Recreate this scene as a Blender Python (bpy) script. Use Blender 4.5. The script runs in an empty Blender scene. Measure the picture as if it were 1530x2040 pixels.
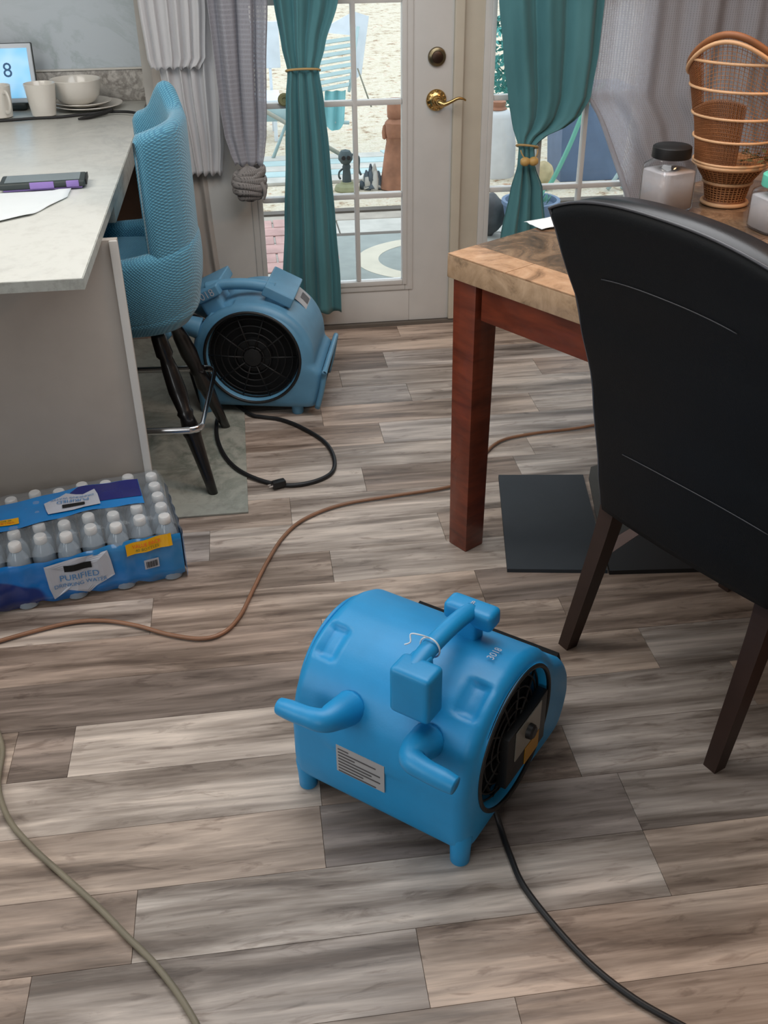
import bpy, bmesh, math, random
from mathutils import Vector, Matrix, noise
PI = math.pi
C = bpy.context.scene.collection

# ------------------------------------------------------------------ camera
def setup_camera():
    W, Hh, F = 1530.0, 2040.0, 2000.0
    pitch, yaw, roll = math.radians(32), math.radians(7.3), math.radians(0.7)
    fwd = Vector((math.sin(yaw)*math.cos(pitch), math.cos(yaw)*math.cos(pitch), -math.sin(pitch)))
    r = Vector((math.cos(yaw), -math.sin(yaw), 0)); u = r.cross(fwd)
    c, s = math.cos(roll), math.sin(roll)
    r2 = r*c - u*s; u2 = r*s + u*c
    cam = bpy.data.cameras.new('camera'); o = bpy.data.objects.new('camera', cam); C.objects.link(o)
    m = Matrix.Identity(4)
    for i in range(3):
        m[i][0] = r2[i]; m[i][1] = u2[i]; m[i][2] = -fwd[i]
    m[0][3], m[1][3], m[2][3] = 0, 0, 1.66
    o.matrix_world = m
    cam.sensor_fit = 'VERTICAL'; cam.sensor_height = 36.0; cam.lens = 36.0*F/Hh
    cam.clip_start = 0.05; cam.clip_end = 200
    bpy.context.scene.camera = o
setup_camera()

# ------------------------------------------------------------------ world, lights, exposure
S = bpy.context.scene
S.view_settings.view_transform = 'Standard'; S.view_settings.look = 'None'
S.view_settings.gamma = 1; S.view_settings.use_curve_mapping = False
S.view_settings.exposure = 0.06
w = bpy.data.worlds.new('world'); S.world = w; w.use_nodes = True
bg = w.node_tree.nodes['Background']
bg.inputs[0].default_value = (0.80, 0.92, 1.0, 1); bg.inputs[1].default_value = 2.0

def area(name, loc, rot, sx, sy, power, col):
    l = bpy.data.lights.new(name, 'AREA'); l.shape = 'RECTANGLE'; l.size = sx; l.size_y = sy
    l.energy = power; l.color = col
    o = bpy.data.objects.new(name, l); C.objects.link(o); o.location = loc; o.rotation_euler = rot
    return o
area('kitchen_ceiling_light', (-1.5, 2.6, 2.42), (0, 0, 0), 1.4, 1.0, 24, (1.0, 0.95, 0.88))
area('room_fill_light', (0.5, 2.3, 2.42), (0, 0, 0), 1.6, 1.8, 36, (0.96, 0.98, 1.0))  # added overhead fill to brighten the door side, not a known fixture
area('dining_ceiling_light', (1.9, 2.0, 2.35), (0, 0, 0), 0.35, 0.35, 14, (1.0, 0.56, 0.30))
area('rear_fill_light', (-1.3, -1.9, 1.5), (PI/2, 0, -.25), 1.8, 1.5, 26, (0.93, 0.97, 1.0))  # added frontal fill from behind the camera; no window exists there
area('side_fill_light', (-2.9, 0.6, 1.5), (0, -PI/2, 0), 1.1, 1.6, 24, (0.86, 0.94, 1.0))  # added cool fill from the left; that wall has no window

# ------------------------------------------------------------------ materials
def rgb(r, g, b):
    f = lambda v: (v/255/12.92) if v/255 <= 0.04045 else ((v/255+0.055)/1.055)**2.4
    return (f(r), f(g), f(b), 1)

class NT:
    def __init__(s, name):
        s.m = bpy.data.materials.new(name); s.m.use_nodes = True
        s.t = s.m.node_tree; s.n = s.t.nodes; s.b = s.n['Principled BSDF']; s.out = s.n['Material Output']
    def add(s, typ, **k):
        nd = s.n.new(typ)
        for a, v in k.items(): setattr(nd, a, v)
        return nd
    def link(s, a, b): s.t.links.new(a, b)
    def coord(s, scale=(1,1,1), kind='Object', rot=(0,0,0), loc=(0,0,0)):
        tc = s.add('ShaderNodeTexCoord'); mp = s.add('ShaderNodeMapping')
        mp.inputs['Scale'].default_value = scale; mp.inputs['Rotation'].default_value = rot
        mp.inputs['Location'].default_value = loc
        s.link(tc.outputs[kind], mp.inputs[0]); return mp.outputs[0]
    def noise(s, vec, scale=5, detail=4, rough=.55, dist=0):
        nd = s.add('ShaderNodeTexNoise'); nd.inputs['Scale'].default_value = scale
        nd.inputs['Detail'].default_value = detail; nd.inputs['Roughness'].default_value = rough
        nd.inputs['Distortion'].default_value = dist
        s.link(vec, nd.inputs['Vector']); return nd.outputs['Fac']
    def ramp(s, fac, stops):
        nd = s.add('ShaderNodeValToRGB'); e = nd.color_ramp.elements
        while len(e) > 1: e.remove(e[0])
        e[0].position = stops[0][0]; e[0].color = stops[0][1]
        for p, c in stops[1:]:
            x = e.new(p); x.color = c
        s.link(fac, nd.inputs[0]); return nd.outputs[0]
    def mix(s, fac, a, b, mode='MIX'):
        nd = s.add('ShaderNodeMix', data_type='RGBA', blend_type=mode)
        for i, v in ((0, fac), (6, a), (7, b)):
            if hasattr(v, 'links'): s.link(v, nd.inputs[i])
            else: nd.inputs[i].default_value = v
        return nd.outputs[2]
    def math(s, op, a, b=None, c=None):
        nd = s.add('ShaderNodeMath', operation=op)
        for i, v in enumerate((a, b, c)):
            if v is None: continue
            if hasattr(v, 'links'): s.link(v, nd.inputs[i])
            else: nd.inputs[i].default_value = v
        return nd.outputs[0]
    def bump(s, h, strength=.3, dist=.01):
        nd = s.add('ShaderNodeBump'); nd.inputs['Strength'].default_value = strength
        nd.inputs['Distance'].default_value = dist
        s.link(h, nd.inputs['Height']); s.link(nd.outputs[0], s.b.inputs['Normal'])
    def set(s, **k):
        names = dict(color='Base Color', rough='Roughness', metal='Metallic', trans='Transmission Weight', ior='IOR',
                     coat='Coat Weight', alpha='Alpha', sheen='Sheen Weight', emit='Emission Color', emits='Emission Strength',
                     sub='Subsurface Weight', spec='Specular IOR Level')
        for a, v in k.items():
            i = s.b.inputs[names[a]]
            if hasattr(v, 'links'): s.link(v, i)
            else: i.default_value = v
        return s

def flat(name, col, rough=.5, metal=0, bumpy=0, bscale=60, vary=.08, **k):
    t = NT(name); v = t.coord()
    n = t.noise(v, 9, 4)
    dark = tuple(c*(1-vary) for c in col[:3])+(1,); lite = tuple(min(1, c*(1+vary)) for c in col[:3])+(1,)
    t.set(color=t.ramp(n, [(.3, dark), (.7, lite)]), rough=rough, metal=metal, **k)
    if bumpy: t.bump(t.noise(v, bscale, 3), bumpy, .004)
    return t.m

M = {}
# floor planks: hue from the object's colour, grain from stretched noise
def mat_plank():
    t = NT('plank_vinyl'); oi = t.add('ShaderNodeObjectInfo')
    tc = t.add('ShaderNodeTexCoord')
    off = t.add('ShaderNodeVectorMath', operation='ADD')
    cmb = t.add('ShaderNodeCombineXYZ')
    for i in range(3): t.link(t.math('MULTIPLY', oi.outputs['Random'], (37.0, 91.0, 13.0)[i]), cmb.inputs[i])
    t.link(tc.outputs['Object'], off.inputs[0]); t.link(cmb.outputs[0], off.inputs[1])
    def mp(sc):
        m = t.add('ShaderNodeMapping'); m.inputs['Scale'].default_value = sc
        t.link(off.outputs[0], m.inputs[0]); return m.outputs[0]
    fine = t.noise(mp((2.2, 48, 1)), 1.6, 5, .62, .3)
    broad = t.noise(mp((1.3, 14, 1)), 1.15, 5, .6, .35)
    knots = t.noise(mp((4.5, 20, 1)), 1.7, 4, .6, 1.2)
    g1 = t.ramp(broad, [(.33, (.36, .31, .28, 1)), (.43, (.69, .64, .60, 1)), (.53, (1.08, 1.04, 1.01, 1)), (.64, (1.6, 1.55, 1.50, 1))])
    g2 = t.ramp(fine, [(.25, (.72, .71, .70, 1)), (.5, (1, 1, 1, 1)), (.75, (1.22, 1.22, 1.21, 1))])
    g3 = t.ramp(knots, [(.56, (1, 1, 1, 1)), (.68, (.58, .54, .52, 1)), (.8, (.38, .36, .35, 1))])
    c = t.mix(1.0, oi.outputs['Color'], g1, 'MULTIPLY'); c = t.mix(1.0, c, g2, 'MULTIPLY'); c = t.mix(.8, c, g3, 'MULTIPLY')
    t.set(color=c, rough=t.ramp(fine, [(.3, (.42,)*3+(1,)), (.7, (.55,)*3+(1,))]), spec=.42)
    t.bump(fine, .12, .002)
    return t.m
M['plank'] = mat_plank()
M['sub'] = flat('subfloor', rgb(84, 74, 66), .9)
M['wall'] = flat('wall_paint', rgb(176, 172, 166), .8, bumpy=.05)
M['ceil'] = flat('ceiling_paint', rgb(225, 222, 216), .9)
def mat_marble(name, base, vein, scale, lo, hi, rough=.3, speck=0):
    t = NT(name); v = t.coord()
    n1 = t.noise(v, scale, 8, .65, 1.6); n2 = t.noise(v, scale*.35, 3, .5)
    m = t.math('ABSOLUTE', t.math('SUBTRACT', n1, .5))
    r = t.ramp(m, [(lo, vein), (hi, base)])
    c = t.mix(t.ramp(n2, [(.42, (0, 0, 0, 1)), (.6, (1, 1, 1, 1))]), base, r)
    if speck:
        n3 = t.noise(v, 26, 6, .7)
        c = t.mix(speck, c, t.ramp(n3, [(.36, (.45, .42, .40, 1)), (.52, (1, 1, 1, 1))]), 'MULTIPLY')
    t.set(color=c, rough=rough); return t.m
M['backsplash'] = mat_marble('marble_slab', rgb(190, 199, 206), rgb(150, 166, 166), 2.1, 0.0, .045, .28)
M['counter'] = mat_marble('counter_laminate', rgb(205, 206, 200), rgb(186, 188, 184), 3.0, 0, .06, .32, .16)
M['counter_edge'] = mat_marble('counter_edge', rgb(168, 170, 164), rgb(150, 148, 142), 5.0, 0, .06, .4, .45)
M['splash_strip'] = mat_marble('counter_backsplash_strip', rgb(198, 194, 188), rgb(150, 145, 140), 8.0, 0, .08, .35, .55)
M['panel'] = flat('island_panel_paint', rgb(158, 150, 142), .6, bumpy=.03, vary=.04)
M['white'] = flat('white_paint', rgb(196, 194, 190), .42, vary=.03)
M['cream'] = flat('cream_paint', rgb(186, 178, 162), .45, vary=.04)
M['wood_dark'] = flat('dark_brown_cabinet', rgb(86, 58, 38), .55, vary=.2)
M['sheet'] = mat_marble('floor_sheet_marble', rgb(152, 152, 142), rgb(112, 118, 108), 3.4, 0, .09, .45, .3)
def mat_cherry():
    t = NT('cherry_wood'); v = t.coord((3, 3, 14))
    n = t.noise(v, 2, 5, .6, .4)
    t.set(color=t.ramp(n, [(.3, rgb(82, 34, 20)), (.7, rgb(126, 56, 32))]), rough=.38, coat=.25); return t.m
M['cherry'] = mat_cherry()
def mat_stone(name, a, b, c, sc=7):
    t = NT(name); v = t.coord()
    n = t.noise(v, sc, 8, .68, 1.2); n2 = t.noise(v, sc*4, 4)
    col = t.ramp(n, [(.3, a), (.48, b), (.66, c)])
    t.set(color=t.mix(.35, col, t.ramp(n2, [(.35, (.6, .58, .55, 1)), (.6, (1, 1, 1, 1))]), 'MULTIPLY'), rough=.24, coat=.3); return t.m
M['stone_light'] = mat_stone('tan_marble', rgb(120, 90, 66), rgb(186, 146, 112), rgb(206, 170, 136))
M['stone_dark'] = mat_stone('brown_marble', rgb(56, 42, 34), rgb(112, 88, 68), rgb(150, 122, 96), 9)
M['stone_edge'] = mat_stone('tan_marble_edge', rgb(104, 86, 68), rgb(176, 146, 116), rgb(196, 166, 136), 8)
def mat_leather():
    t = NT('black_leather'); v = t.coord()
    t.set(color=t.ramp(t.noise(v, 6), [(.3, rgb(20, 20, 23)), (.7, rgb(30, 30, 34))]), rough=.3, spec=.5)
    vo = t.add('ShaderNodeTexVoronoi'); vo.inputs['Scale'].default_value = 420; t.link(v, vo.inputs['Vector'])
    t.bump(vo.outputs['Distance'], .12, .001); return t.m
M['leather'] = mat_leather()
M['welt'] = flat('leather_welt_highlight', rgb(74, 74, 78), .3)  # greyer than the leather: the piping's highlight is put into the base colour
M['leather_back'] = flat('black_leather_matte', rgb(12, 14, 17), .6, bumpy=.1, bscale=300, spec=.25)
M['espresso'] = flat('espresso_wood', rgb(48, 32, 26), .42, vary=.2)
M['blue'] = flat('blue_plastic', rgb(26, 142, 200), .42, bumpy=.05, bscale=220, vary=.07)
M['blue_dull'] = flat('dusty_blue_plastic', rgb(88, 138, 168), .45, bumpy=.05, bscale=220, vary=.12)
M['black'] = flat('black_plastic', rgb(16, 16, 17), .5)
M['deepblack'] = flat('dark_cavity', rgb(4, 4, 5), .9)
M['grille'] = flat('black_grille', rgb(10, 10, 11), .6)
M['rubber'] = flat('black_rubber_cord', rgb(22, 22, 24), .5)
M['greycord'] = flat('grey_rubber', rgb(96, 98, 98), .5)
M['paper'] = flat('white_paper', rgb(214, 220, 222), .8, vary=.02)
M['label'] = flat('printed_label', rgb(168, 168, 170), .5, vary=.05)
M['labeltext'] = flat('label_ink', rgb(84, 82, 84), .6)
M['yellowlabel'] = flat('amber_label', rgb(170, 122, 30), .5)
M['greyplate'] = flat('grey_metal_plate', rgb(142, 138, 128), .4, metal=.3)
M['chrome'] = flat('chrome', rgb(206, 206, 208), .16, metal=1, vary=.02)
M['brass'] = flat('polished_brass', rgb(196, 164, 108), .24, metal=1, vary=.1)
M['oldbrass'] = flat('antique_brass', rgb(128, 116, 92), .34, metal=1, vary=.2)
M['darkbrass'] = flat('dark_bronze', rgb(70, 54, 44), .4, metal=.8)
M['china'] = flat('white_china', rgb(214, 210, 202), .22, vary=.02, coat=.4)
M['stoolwood'] = flat('black_lacquer_wood', rgb(18, 16, 16), .3, coat=.3)
def mat_slip():
    t = NT('blue_stretch_slipcover'); tc = t.add('ShaderNodeTexCoord')
    wv = []
    for sgn in (1, -1):
        mp = t.add('ShaderNodeMapping'); mp.inputs['Rotation'].default_value = (sgn*.5, sgn*.75, sgn*.7); mp.inputs['Scale'].default_value = (1, 1, 1)
        t.link(tc.outputs['Object'], mp.inputs[0])
        wn = t.add('ShaderNodeTexWave', wave_type='BANDS', bands_direction='Z'); wn.inputs['Scale'].default_value = 54
        wn.inputs['Distortion'].default_value = 1.5; wn.inputs['Detail'].default_value = 1
        t.link(mp.outputs[0], wn.inputs[0]); wv.append(wn.outputs['Fac'])
    h = t.math('MULTIPLY', wv[0], wv[1])
    t.set(color=t.ramp(h, [(.02, rgb(54, 112, 138)), (.30, rgb(82, 146, 170))]), rough=.85, sheen=.3)
    t.bump(h, .5, .004); return t.m
M['slip'] = mat_slip()
def mat_cloth(name, a, b, rough=.8, scale=900, transl=0, sheen=.15):
    t = NT(name); tc = t.add('ShaderNodeTexCoord')
    n = t.noise(t.coord((1, 1, .25)), 12, 3)
    t.set(color=t.ramp(n, [(.3, a), (.7, b)]), rough=rough, sheen=sheen)
    t.bump(t.noise(t.coord(), scale*.4, 2), .08, .001)
    if transl:
        tr = t.add('ShaderNodeBsdfTranslucent'); tr.inputs[0].default_value = b
        mx = t.add('ShaderNodeMixShader'); mx.inputs[0].default_value = transl
        t.link(t.b.outputs[0], mx.inputs[1]); t.link(tr.outputs[0], mx.inputs[2]); t.link(mx.outputs[0], t.out.inputs[0])
    return t.m
M['teal'] = mat_cloth('teal_curtain_cloth', rgb(66, 118, 124), rgb(78, 132, 138), .75, transl=.05)
def mat_sheer(name, col, dens, N, Mv, hole=.0, transl=.4, rot=0):
    """thin cloth: uv in metres; see-through share `1-dens`, optional rows of knit holes"""
    t = NT(name); uv = t.add('ShaderNodeUVMap'); sp = t.add('ShaderNodeSeparateXYZ')
    mp = t.add('ShaderNodeMapping'); mp.inputs['Rotation'].default_value = (0, 0, rot)
    t.link(uv.outputs[0], mp.inputs[0]); t.link(mp.outputs[0], sp.inputs[0])
    fx = t.math('FRACT', t.math('MULTIPLY', sp.outputs[0], N)); fy = t.math('FRACT', t.math('MULTIPLY', sp.outputs[1], Mv))
    inx = t.math('LESS_THAN', t.math('ABSOLUTE', t.math('SUBTRACT', fx, .5)), .17)
    iny = t.math('LESS_THAN', t.math('ABSOLUTE', t.math('SUBTRACT', fy, .5)), .32)
    h = t.math('MULTIPLY', inx, iny)
    t.set(color=col, rough=.9)
    tr = t.add('ShaderNodeBsdfTranslucent'); tr.inputs[0].default_value = col
    tp = t.add('ShaderNodeBsdfTransparent')
    a = t.add('ShaderNodeMixShader'); a.inputs[0].default_value = transl
    t.link(t.b.outputs[0], a.inputs[1]); t.link(tr.outputs[0], a.inputs[2])
    b = t.add('ShaderNodeMixShader')
    f = t.math('ADD', t.math('MULTIPLY', h, hole), 1-dens)
    t.link(f, b.inputs[0]); t.link(a.outputs[0], b.inputs[1]); t.link(tp.outputs[0], b.inputs[2])
    t.link(b.outputs[0], t.out.inputs[0])
    return t.m
M['crochet'] = mat_sheer('grey_knit_curtain', rgb(170, 170, 178), 1.0, 95, 60, .75, .25)
M['knotcloth'] = mat_sheer('grey_knit_knot', rgb(142, 138, 136), 1.0, 110, 80, .5, .1)
M['netgrey'] = mat_sheer('pale_grey_net', rgb(204, 204, 210), .90, 120, 120, .35, .5)
M['sheerwhite'] = mat_sheer('white_sheer', rgb(222, 222, 224), .92, 30, 30, 0, .35)
M['drape'] = mat_cloth('offwhite_drape', rgb(150, 142, 134), rgb(170, 164, 158), .9)
def mat_glass(name='window_glass', tint=(1, 1, 1, 1), gl=.06):
    t = NT(name); tp = t.add('ShaderNodeBsdfTransparent'); tp.inputs[0].default_value = tint
    g = t.add('ShaderNodeBsdfGlossy'); g.inputs['Roughness'].default_value = .03
    mx = t.add('ShaderNodeMixShader'); lw = t.add('ShaderNodeLayerWeight'); lw.inputs[0].default_value = .25
    t.link(t.math('MULTIPLY_ADD', lw.outputs['Fresnel'], .6, gl*.3), mx.inputs[0])
    t.link(tp.outputs[0], mx.inputs[1]); t.link(g.outputs[0], mx.inputs[2]); t.link(mx.outputs[0], t.out.inputs[0])
    return t.m
M['glass'] = mat_glass()
def mat_haze(name, col, see, rough=.15):
    t = NT(name); t.set(color=col, rough=rough, coat=.5)
    tp = t.add('ShaderNodeBsdfTransparent'); mx = t.add('ShaderNodeMixShader'); mx.inputs[0].default_value = see
    t.link(t.b.outputs[0], mx.inputs[1]); t.link(tp.outputs[0], mx.inputs[2]); t.link(mx.outputs[0], t.out.inputs[0]); return t.m
M['film'] = mat_haze('clear_shrink_film', rgb(190, 200, 208), .80, .12)
M['bottle'] = mat_haze('clear_bottle_plastic', rgb(168, 182, 194), .42, .15)
M['jar'] = mat_glass('clear_jar_plastic', (.93, .93, .94, 1), .2)
M['powder'] = flat('white_powder', rgb(196, 192, 192), .95, vary=.08)
M['cap'] = flat('white_cap', rgb(205, 205, 204), .4)
M['twine'] = flat('tan_twine', rgb(176, 146, 96), .7)
M['bead'] = flat('wooden_bead', rgb(186, 150, 88), .5)
M['olivebead'] = flat('olive_brass_bead', rgb(150, 146, 104), .4)
M['wicker'] = flat('wicker', rgb(168, 114, 70), .6, vary=.25)
M['wicker_light'] = flat('pale_rattan', rgb(206, 160, 118), .5, vary=.1)
M['wicker_dark'] = flat('dark_wicker', rgb(130, 80, 44), .6, vary=.3)
M['teallid'] = flat('aqua_lid', rgb(100, 200, 176), .4)
M['leaf'] = flat('dull_green_leaf', rgb(82, 78, 46), .6, vary=.25)
M['mat'] = flat('dark_slate_rubber', rgb(46, 52, 58), .7, bumpy=.2, bscale=400)
M['mat2'] = flat('grey_woven_mat', rgb(74, 74, 72), .85, bumpy=.3, bscale=300)
M['mattrim'] = flat('dusty_pink_trim', rgb(140, 118, 112), .8)
M['orangecord'] = flat('amber_tubing', rgb(134, 96, 72), .4, vary=.15)
M['tancord'] = flat('tan_cord', rgb(120, 112, 94), .5, vary=.15)
M['purple'] = flat('purple_case', rgb(142, 116, 184), .45)
M['charcoal'] = flat('charcoal_case', rgb(48, 56, 56), .5)
M['screenoff'] = flat('dark_screen', rgb(104, 118, 122), .15, coat=.5)
M['tabletframe'] = flat('tablet_white_bezel', rgb(196, 204, 212), .35)
def mat_screen():
    t = NT('lit_tablet_screen'); n = t.noise(t.coord(), 7, 2, .5)
    c = t.ramp(n, [(.35, rgb(120, 190, 232)), (.65, rgb(178, 212, 238))])
    t.set(color=c, rough=.2, emit=c, emits=.55); return t.m
M['screen'] = mat_screen()
M['digit'] = flat('screen_digit', rgb(46, 96, 138), .4)
def mat_film_blue():
    t = NT('blue_printed_film'); tc = t.add('ShaderNodeTexCoord'); sp = t.add('ShaderNodeSeparateXYZ')
    uv = t.add('ShaderNodeUVMap'); t.link(uv.outputs[0], sp.inputs[0])
    wv = t.math('MULTIPLY', t.math('SINE', t.math('MULTIPLY', sp.outputs[1], 26)), .05)
    x = t.math('ADD', t.math('ADD', sp.outputs[0], wv), t.math('MULTIPLY', sp.outputs[1], -1.2))
    c = t.ramp(x, [(.0, rgb(40, 120, 176)), (.16, rgb(10, 112, 184)), (.37, rgb(0, 106, 184)), (.385, rgb(14, 46, 116)), (.5, rgb(12, 34, 92))])
    t.set(color=c, rough=.22, coat=.5); return t.m
M['bluefilm'] = mat_film_blue()
M['topfilm'] = flat('blue_top_print', rgb(20, 120, 190), .25, vary=.1, coat=.5)
M['navyfilm'] = flat('navy_top_print', rgb(22, 30, 104), .25, coat=.5)
M['yellow'] = flat('yellow_print', rgb(212, 156, 12), .35)
M['redprint'] = flat('red_print', rgb(196, 70, 20), .5)
M['greenprint'] = flat('green_print', rgb(90, 110, 50), .5)
M['printwhite'] = flat('white_print', rgb(176, 180, 190), .4)
M['printblue'] = flat('blue_print', rgb(60, 118, 170), .5)
# outside
def mat_gravel():
    t = NT('pale_gravel_and_leaves'); v = t.coord()
    vo = t.add('ShaderNodeTexVoronoi'); vo.inputs['Scale'].default_value = 26; t.link(v, vo.inputs['Vector'])
    n = t.noise(v, 9, 6, .7)
    c = t.ramp(n, [(.36, rgb(140, 110, 84)), (.43, rgb(196, 182, 158)), (.58, rgb(208, 198, 180)), (.68, rgb(180, 140, 108))])
    t.set(color=t.mix(.4, c, t.ramp(t.noise(v, 60, 2), [(.4, (.3, .3, .3, 1)), (.6, (.7, .7, .7, 1))]), 'SOFT_LIGHT'), rough=.9); t.bump(vo.outputs['Distance'], .6, .02); return t.m
M['gravel'] = mat_gravel()
M['paver'] = flat('pale_paver', rgb(190, 186, 178), .8, vary=.12)
M['brickred'] = flat('washed_red_brick', rgb(186, 148, 142), .85, vary=.18)
M['deckwood'] = flat('grey_board', rgb(170, 160, 148), .8, vary=.15)
M['darkwood'] = flat('dark_step_edge', rgb(96, 88, 80), .8)
M['matgrey'] = flat('outdoor_mat_grey', rgb(146, 152, 148), .9, vary=.1)
M['matcream'] = flat('outdoor_mat_cream', rgb(206, 198, 180), .9, vary=.06)
M['terracotta'] = flat('pale_terracotta', rgb(150, 104, 80), .85, vary=.3, bumpy=.3, bscale=40)
M['charrock'] = flat('grey_driftwood', rgb(86, 96, 104), .85, vary=.4, bumpy=.5, bscale=50)
M['figdark'] = flat('weathered_dark_metal', rgb(66, 78, 80), .7, vary=.35)
M['moss'] = flat('mossy_base', rgb(140, 140, 108), .9, vary=.2)
M['outwhite'] = flat('white_resin', rgb(214, 220, 226), .6)
M['outslat'] = flat('pale_aqua_slat', rgb(168, 190, 190), .6)
M['taupe'] = flat('taupe_tube', rgb(150, 146, 130), .5)
M['tealfab'] = flat('aqua_cloth', rgb(130, 188, 192), .8)
M['tealbush'] = flat('blue_green_foliage', rgb(72, 140, 134), .9, vary=.3)
M['bin'] = flat('slate_blue_bin', rgb(92, 112, 140), .6, vary=.1)
M['hose'] = flat('green_hose', rgb(92, 158, 138), .5)
M['sack'] = flat('white_sack', rgb(206, 206, 206), .8, vary=.08)
M['tanrock'] = flat('tan_rock', rgb(190, 172, 134), .9, vary=.2)
M['greyrock'] = flat('dark_grey_rock', rgb(84, 84, 86), .9, vary=.4)

# ------------------------------------------------------------------ mesh helpers
def link_mesh(name, verts, faces, m, parent=None, smooth=False, uv=None, mats=None, mi=None):
    me = bpy.data.meshes.new(name); me.from_pydata([tuple(v) for v in verts], [], faces)
    if uv:
        l = me.uv_layers.new(name='UVMap')
        for lp in me.loops: l.data[lp.index].uv = uv[lp.vertex_index]
    for x in (mats or [m]): me.materials.append(x)
    if mi:
        for p, i in zip(me.polygons, mi): p.material_index = i
    if smooth:
        for p in me.polygons: p.use_smooth = True
    me.update()
    o = bpy.data.objects.new(name, me); C.objects.link(o)
    if parent: o.parent = parent
    return o
def finish(name, bm, m, parent=None, smooth=False):
    bmesh.ops.recalc_face_normals(bm, faces=bm.faces[:])
    me = bpy.data.meshes.new(name); bm.to_mesh(me); bm.free(); me.materials.append(m)
    if smooth:
        for p in me.polygons: p.use_smooth = True
        try: me.set_sharp_from_angle(angle=math.radians(40))
        except Exception: pass
    o = bpy.data.objects.new(name, me); C.objects.link(o)
    if parent: o.parent = parent
    return o
def add_box(bm, x0, x1, y0, y1, z0, z1, bev=0, seg=2, rot=None):
    r = bmesh.ops.create_cube(bm, size=1); vs = r['verts']
    bmesh.ops.scale(bm, vec=(x1-x0, y1-y0, z1-z0), verts=vs)
    c = Vector(((x0+x1)/2, (y0+y1)/2, (z0+z1)/2))
    if bev:
        ed = list({e for v in vs for e in v.link_edges})
        r2 = bmesh.ops.bevel(bm, geom=ed, offset=bev, segments=seg, affect='EDGES', profile=.6)
        vs = list({v for f in r2['faces'] for v in f.verts} | {v for v in vs if v.is_valid})
    if rot: bmesh.ops.rotate(bm, cent=(0, 0, 0), matrix=rot, verts=vs)
    bmesh.ops.translate(bm, vec=c, verts=vs)
def box(name, x0, x1, y0, y1, z0, z1, m, parent=None, bev=0, seg=2, smooth=False):
    bm = bmesh.new(); add_box(bm, x0, x1, y0, y1, z0, z1, bev, seg)
    return finish(name, bm, m, parent, smooth or bev > 0)
def catmull(pts, n=8, closed=False):
    P = [Vector(p) for p in pts]; out = []; N = len(P)
    rng = range(N if closed else N-1)
    for i in rng:
        g = (lambda k: P[k % N]) if closed else (lambda k: P[max(0, min(N-1, k))])
        p0, p1, p2, p3 = g(i-1), g(i), g(i+1), g(i+2)
        for j in range(n):
            t = j/n
            out.append(.5*((2*p1)+(p2-p0)*t+(2*p0-5*p1+4*p2-p3)*t*t+(3*p1-p0-3*p2+p3)*t**3))
    if not closed: out.append(P[-1])
    return out
def tube_geo(path, r, seg=10, closed=False, sq=None):
    """sweep with parallel transport; r number or list; sq=(a,b) for elliptical section factors"""
    N = len(path); vs = []; fs = []
    T = [((path[(i+1) % N if closed else min(i+1, N-1)])-(path[(i-1) % N if closed else max(i-1, 0)])).normalized() for i in range(N)]
    up = Vector((0, 0, 1)) if abs(T[0].z) < .9 else Vector((1, 0, 0))
    nrm = (up-T[0]*up.dot(T[0])).normalized()
    for i in range(N):
        nrm = (nrm-T[i]*nrm.dot(T[i])).normalized(); b = T[i].cross(nrm)
        rr = r[i] if isinstance(r, (list, tuple)) else r
        a1, b1 = (sq or (1, 1))
        for k in range(seg):
            a = 2*PI*k/seg
            vs.append(path[i]+nrm*(math.cos(a)*rr*a1)+b*(math.sin(a)*rr*b1))
    for i in range(N if closed else N-1):
        j = (i+1) % N
        for k in range(seg):
            k2 = (k+1) % seg; fs.append((i*seg+k, i*seg+k2, j*seg+k2, j*seg+k))
    if not closed:
        fs.append(tuple(reversed(range(seg)))); fs.append(tuple((N-1)*seg+k for k in range(seg)))
    return vs, fs
def tube(name, pts, r, m, parent=None, seg=10, closed=False, smooth_path=8, sq=None):
    path = catmull(pts, smooth_path, closed) if smooth_path else [Vector(p) for p in pts]
    if isinstance(r, (list, tuple)):
        n = len(path); k = len(r)-1
        r = [r[min(k, int(i/(n-1)*k))]*(1-((i/(n-1)*k) % 1))+r[min(k, int(i/(n-1)*k)+1)]*((i/(n-1)*k) % 1) for i in range(n)]
    v, f = tube_geo(path, r, seg, closed, sq)
    return link_mesh(name, v, f, m, parent, True)
def lathe(name, prof, m, loc=(0, 0, 0), parent=None, seg=32, axis=None, cap=True):
    vs = []; fs = []
    for (r, z) in prof:
        for k in range(seg):
            a = 2*PI*k/seg; vs.append(Vector((r*math.cos(a), r*math.sin(a), z)))
    for i in range(len(prof)-1):
        for k in range(seg):
            k2 = (k+1) % seg; fs.append((i*seg+k, i*seg+k2, (i+1)*seg+k2, (i+1)*seg+k))
    if cap:
        if prof[0][0] > 1e-5: fs.append(tuple(reversed(range(seg))))
        if prof[-1][0] > 1e-5: fs.append(tuple((len(prof)-1)*seg+k for k in range(seg)))
    if axis is not None:
        q = Vector((0, 0, 1)).rotation_difference(Vector(axis).normalized()); vs = [q @ v for v in vs]
    vs = [v+Vector(loc) for v in vs]
    o = link_mesh(name, vs, fs, m, parent, True)
    try: o.data.set_sharp_from_angle(angle=math.radians(38))
    except Exception: pass
    return o
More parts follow.
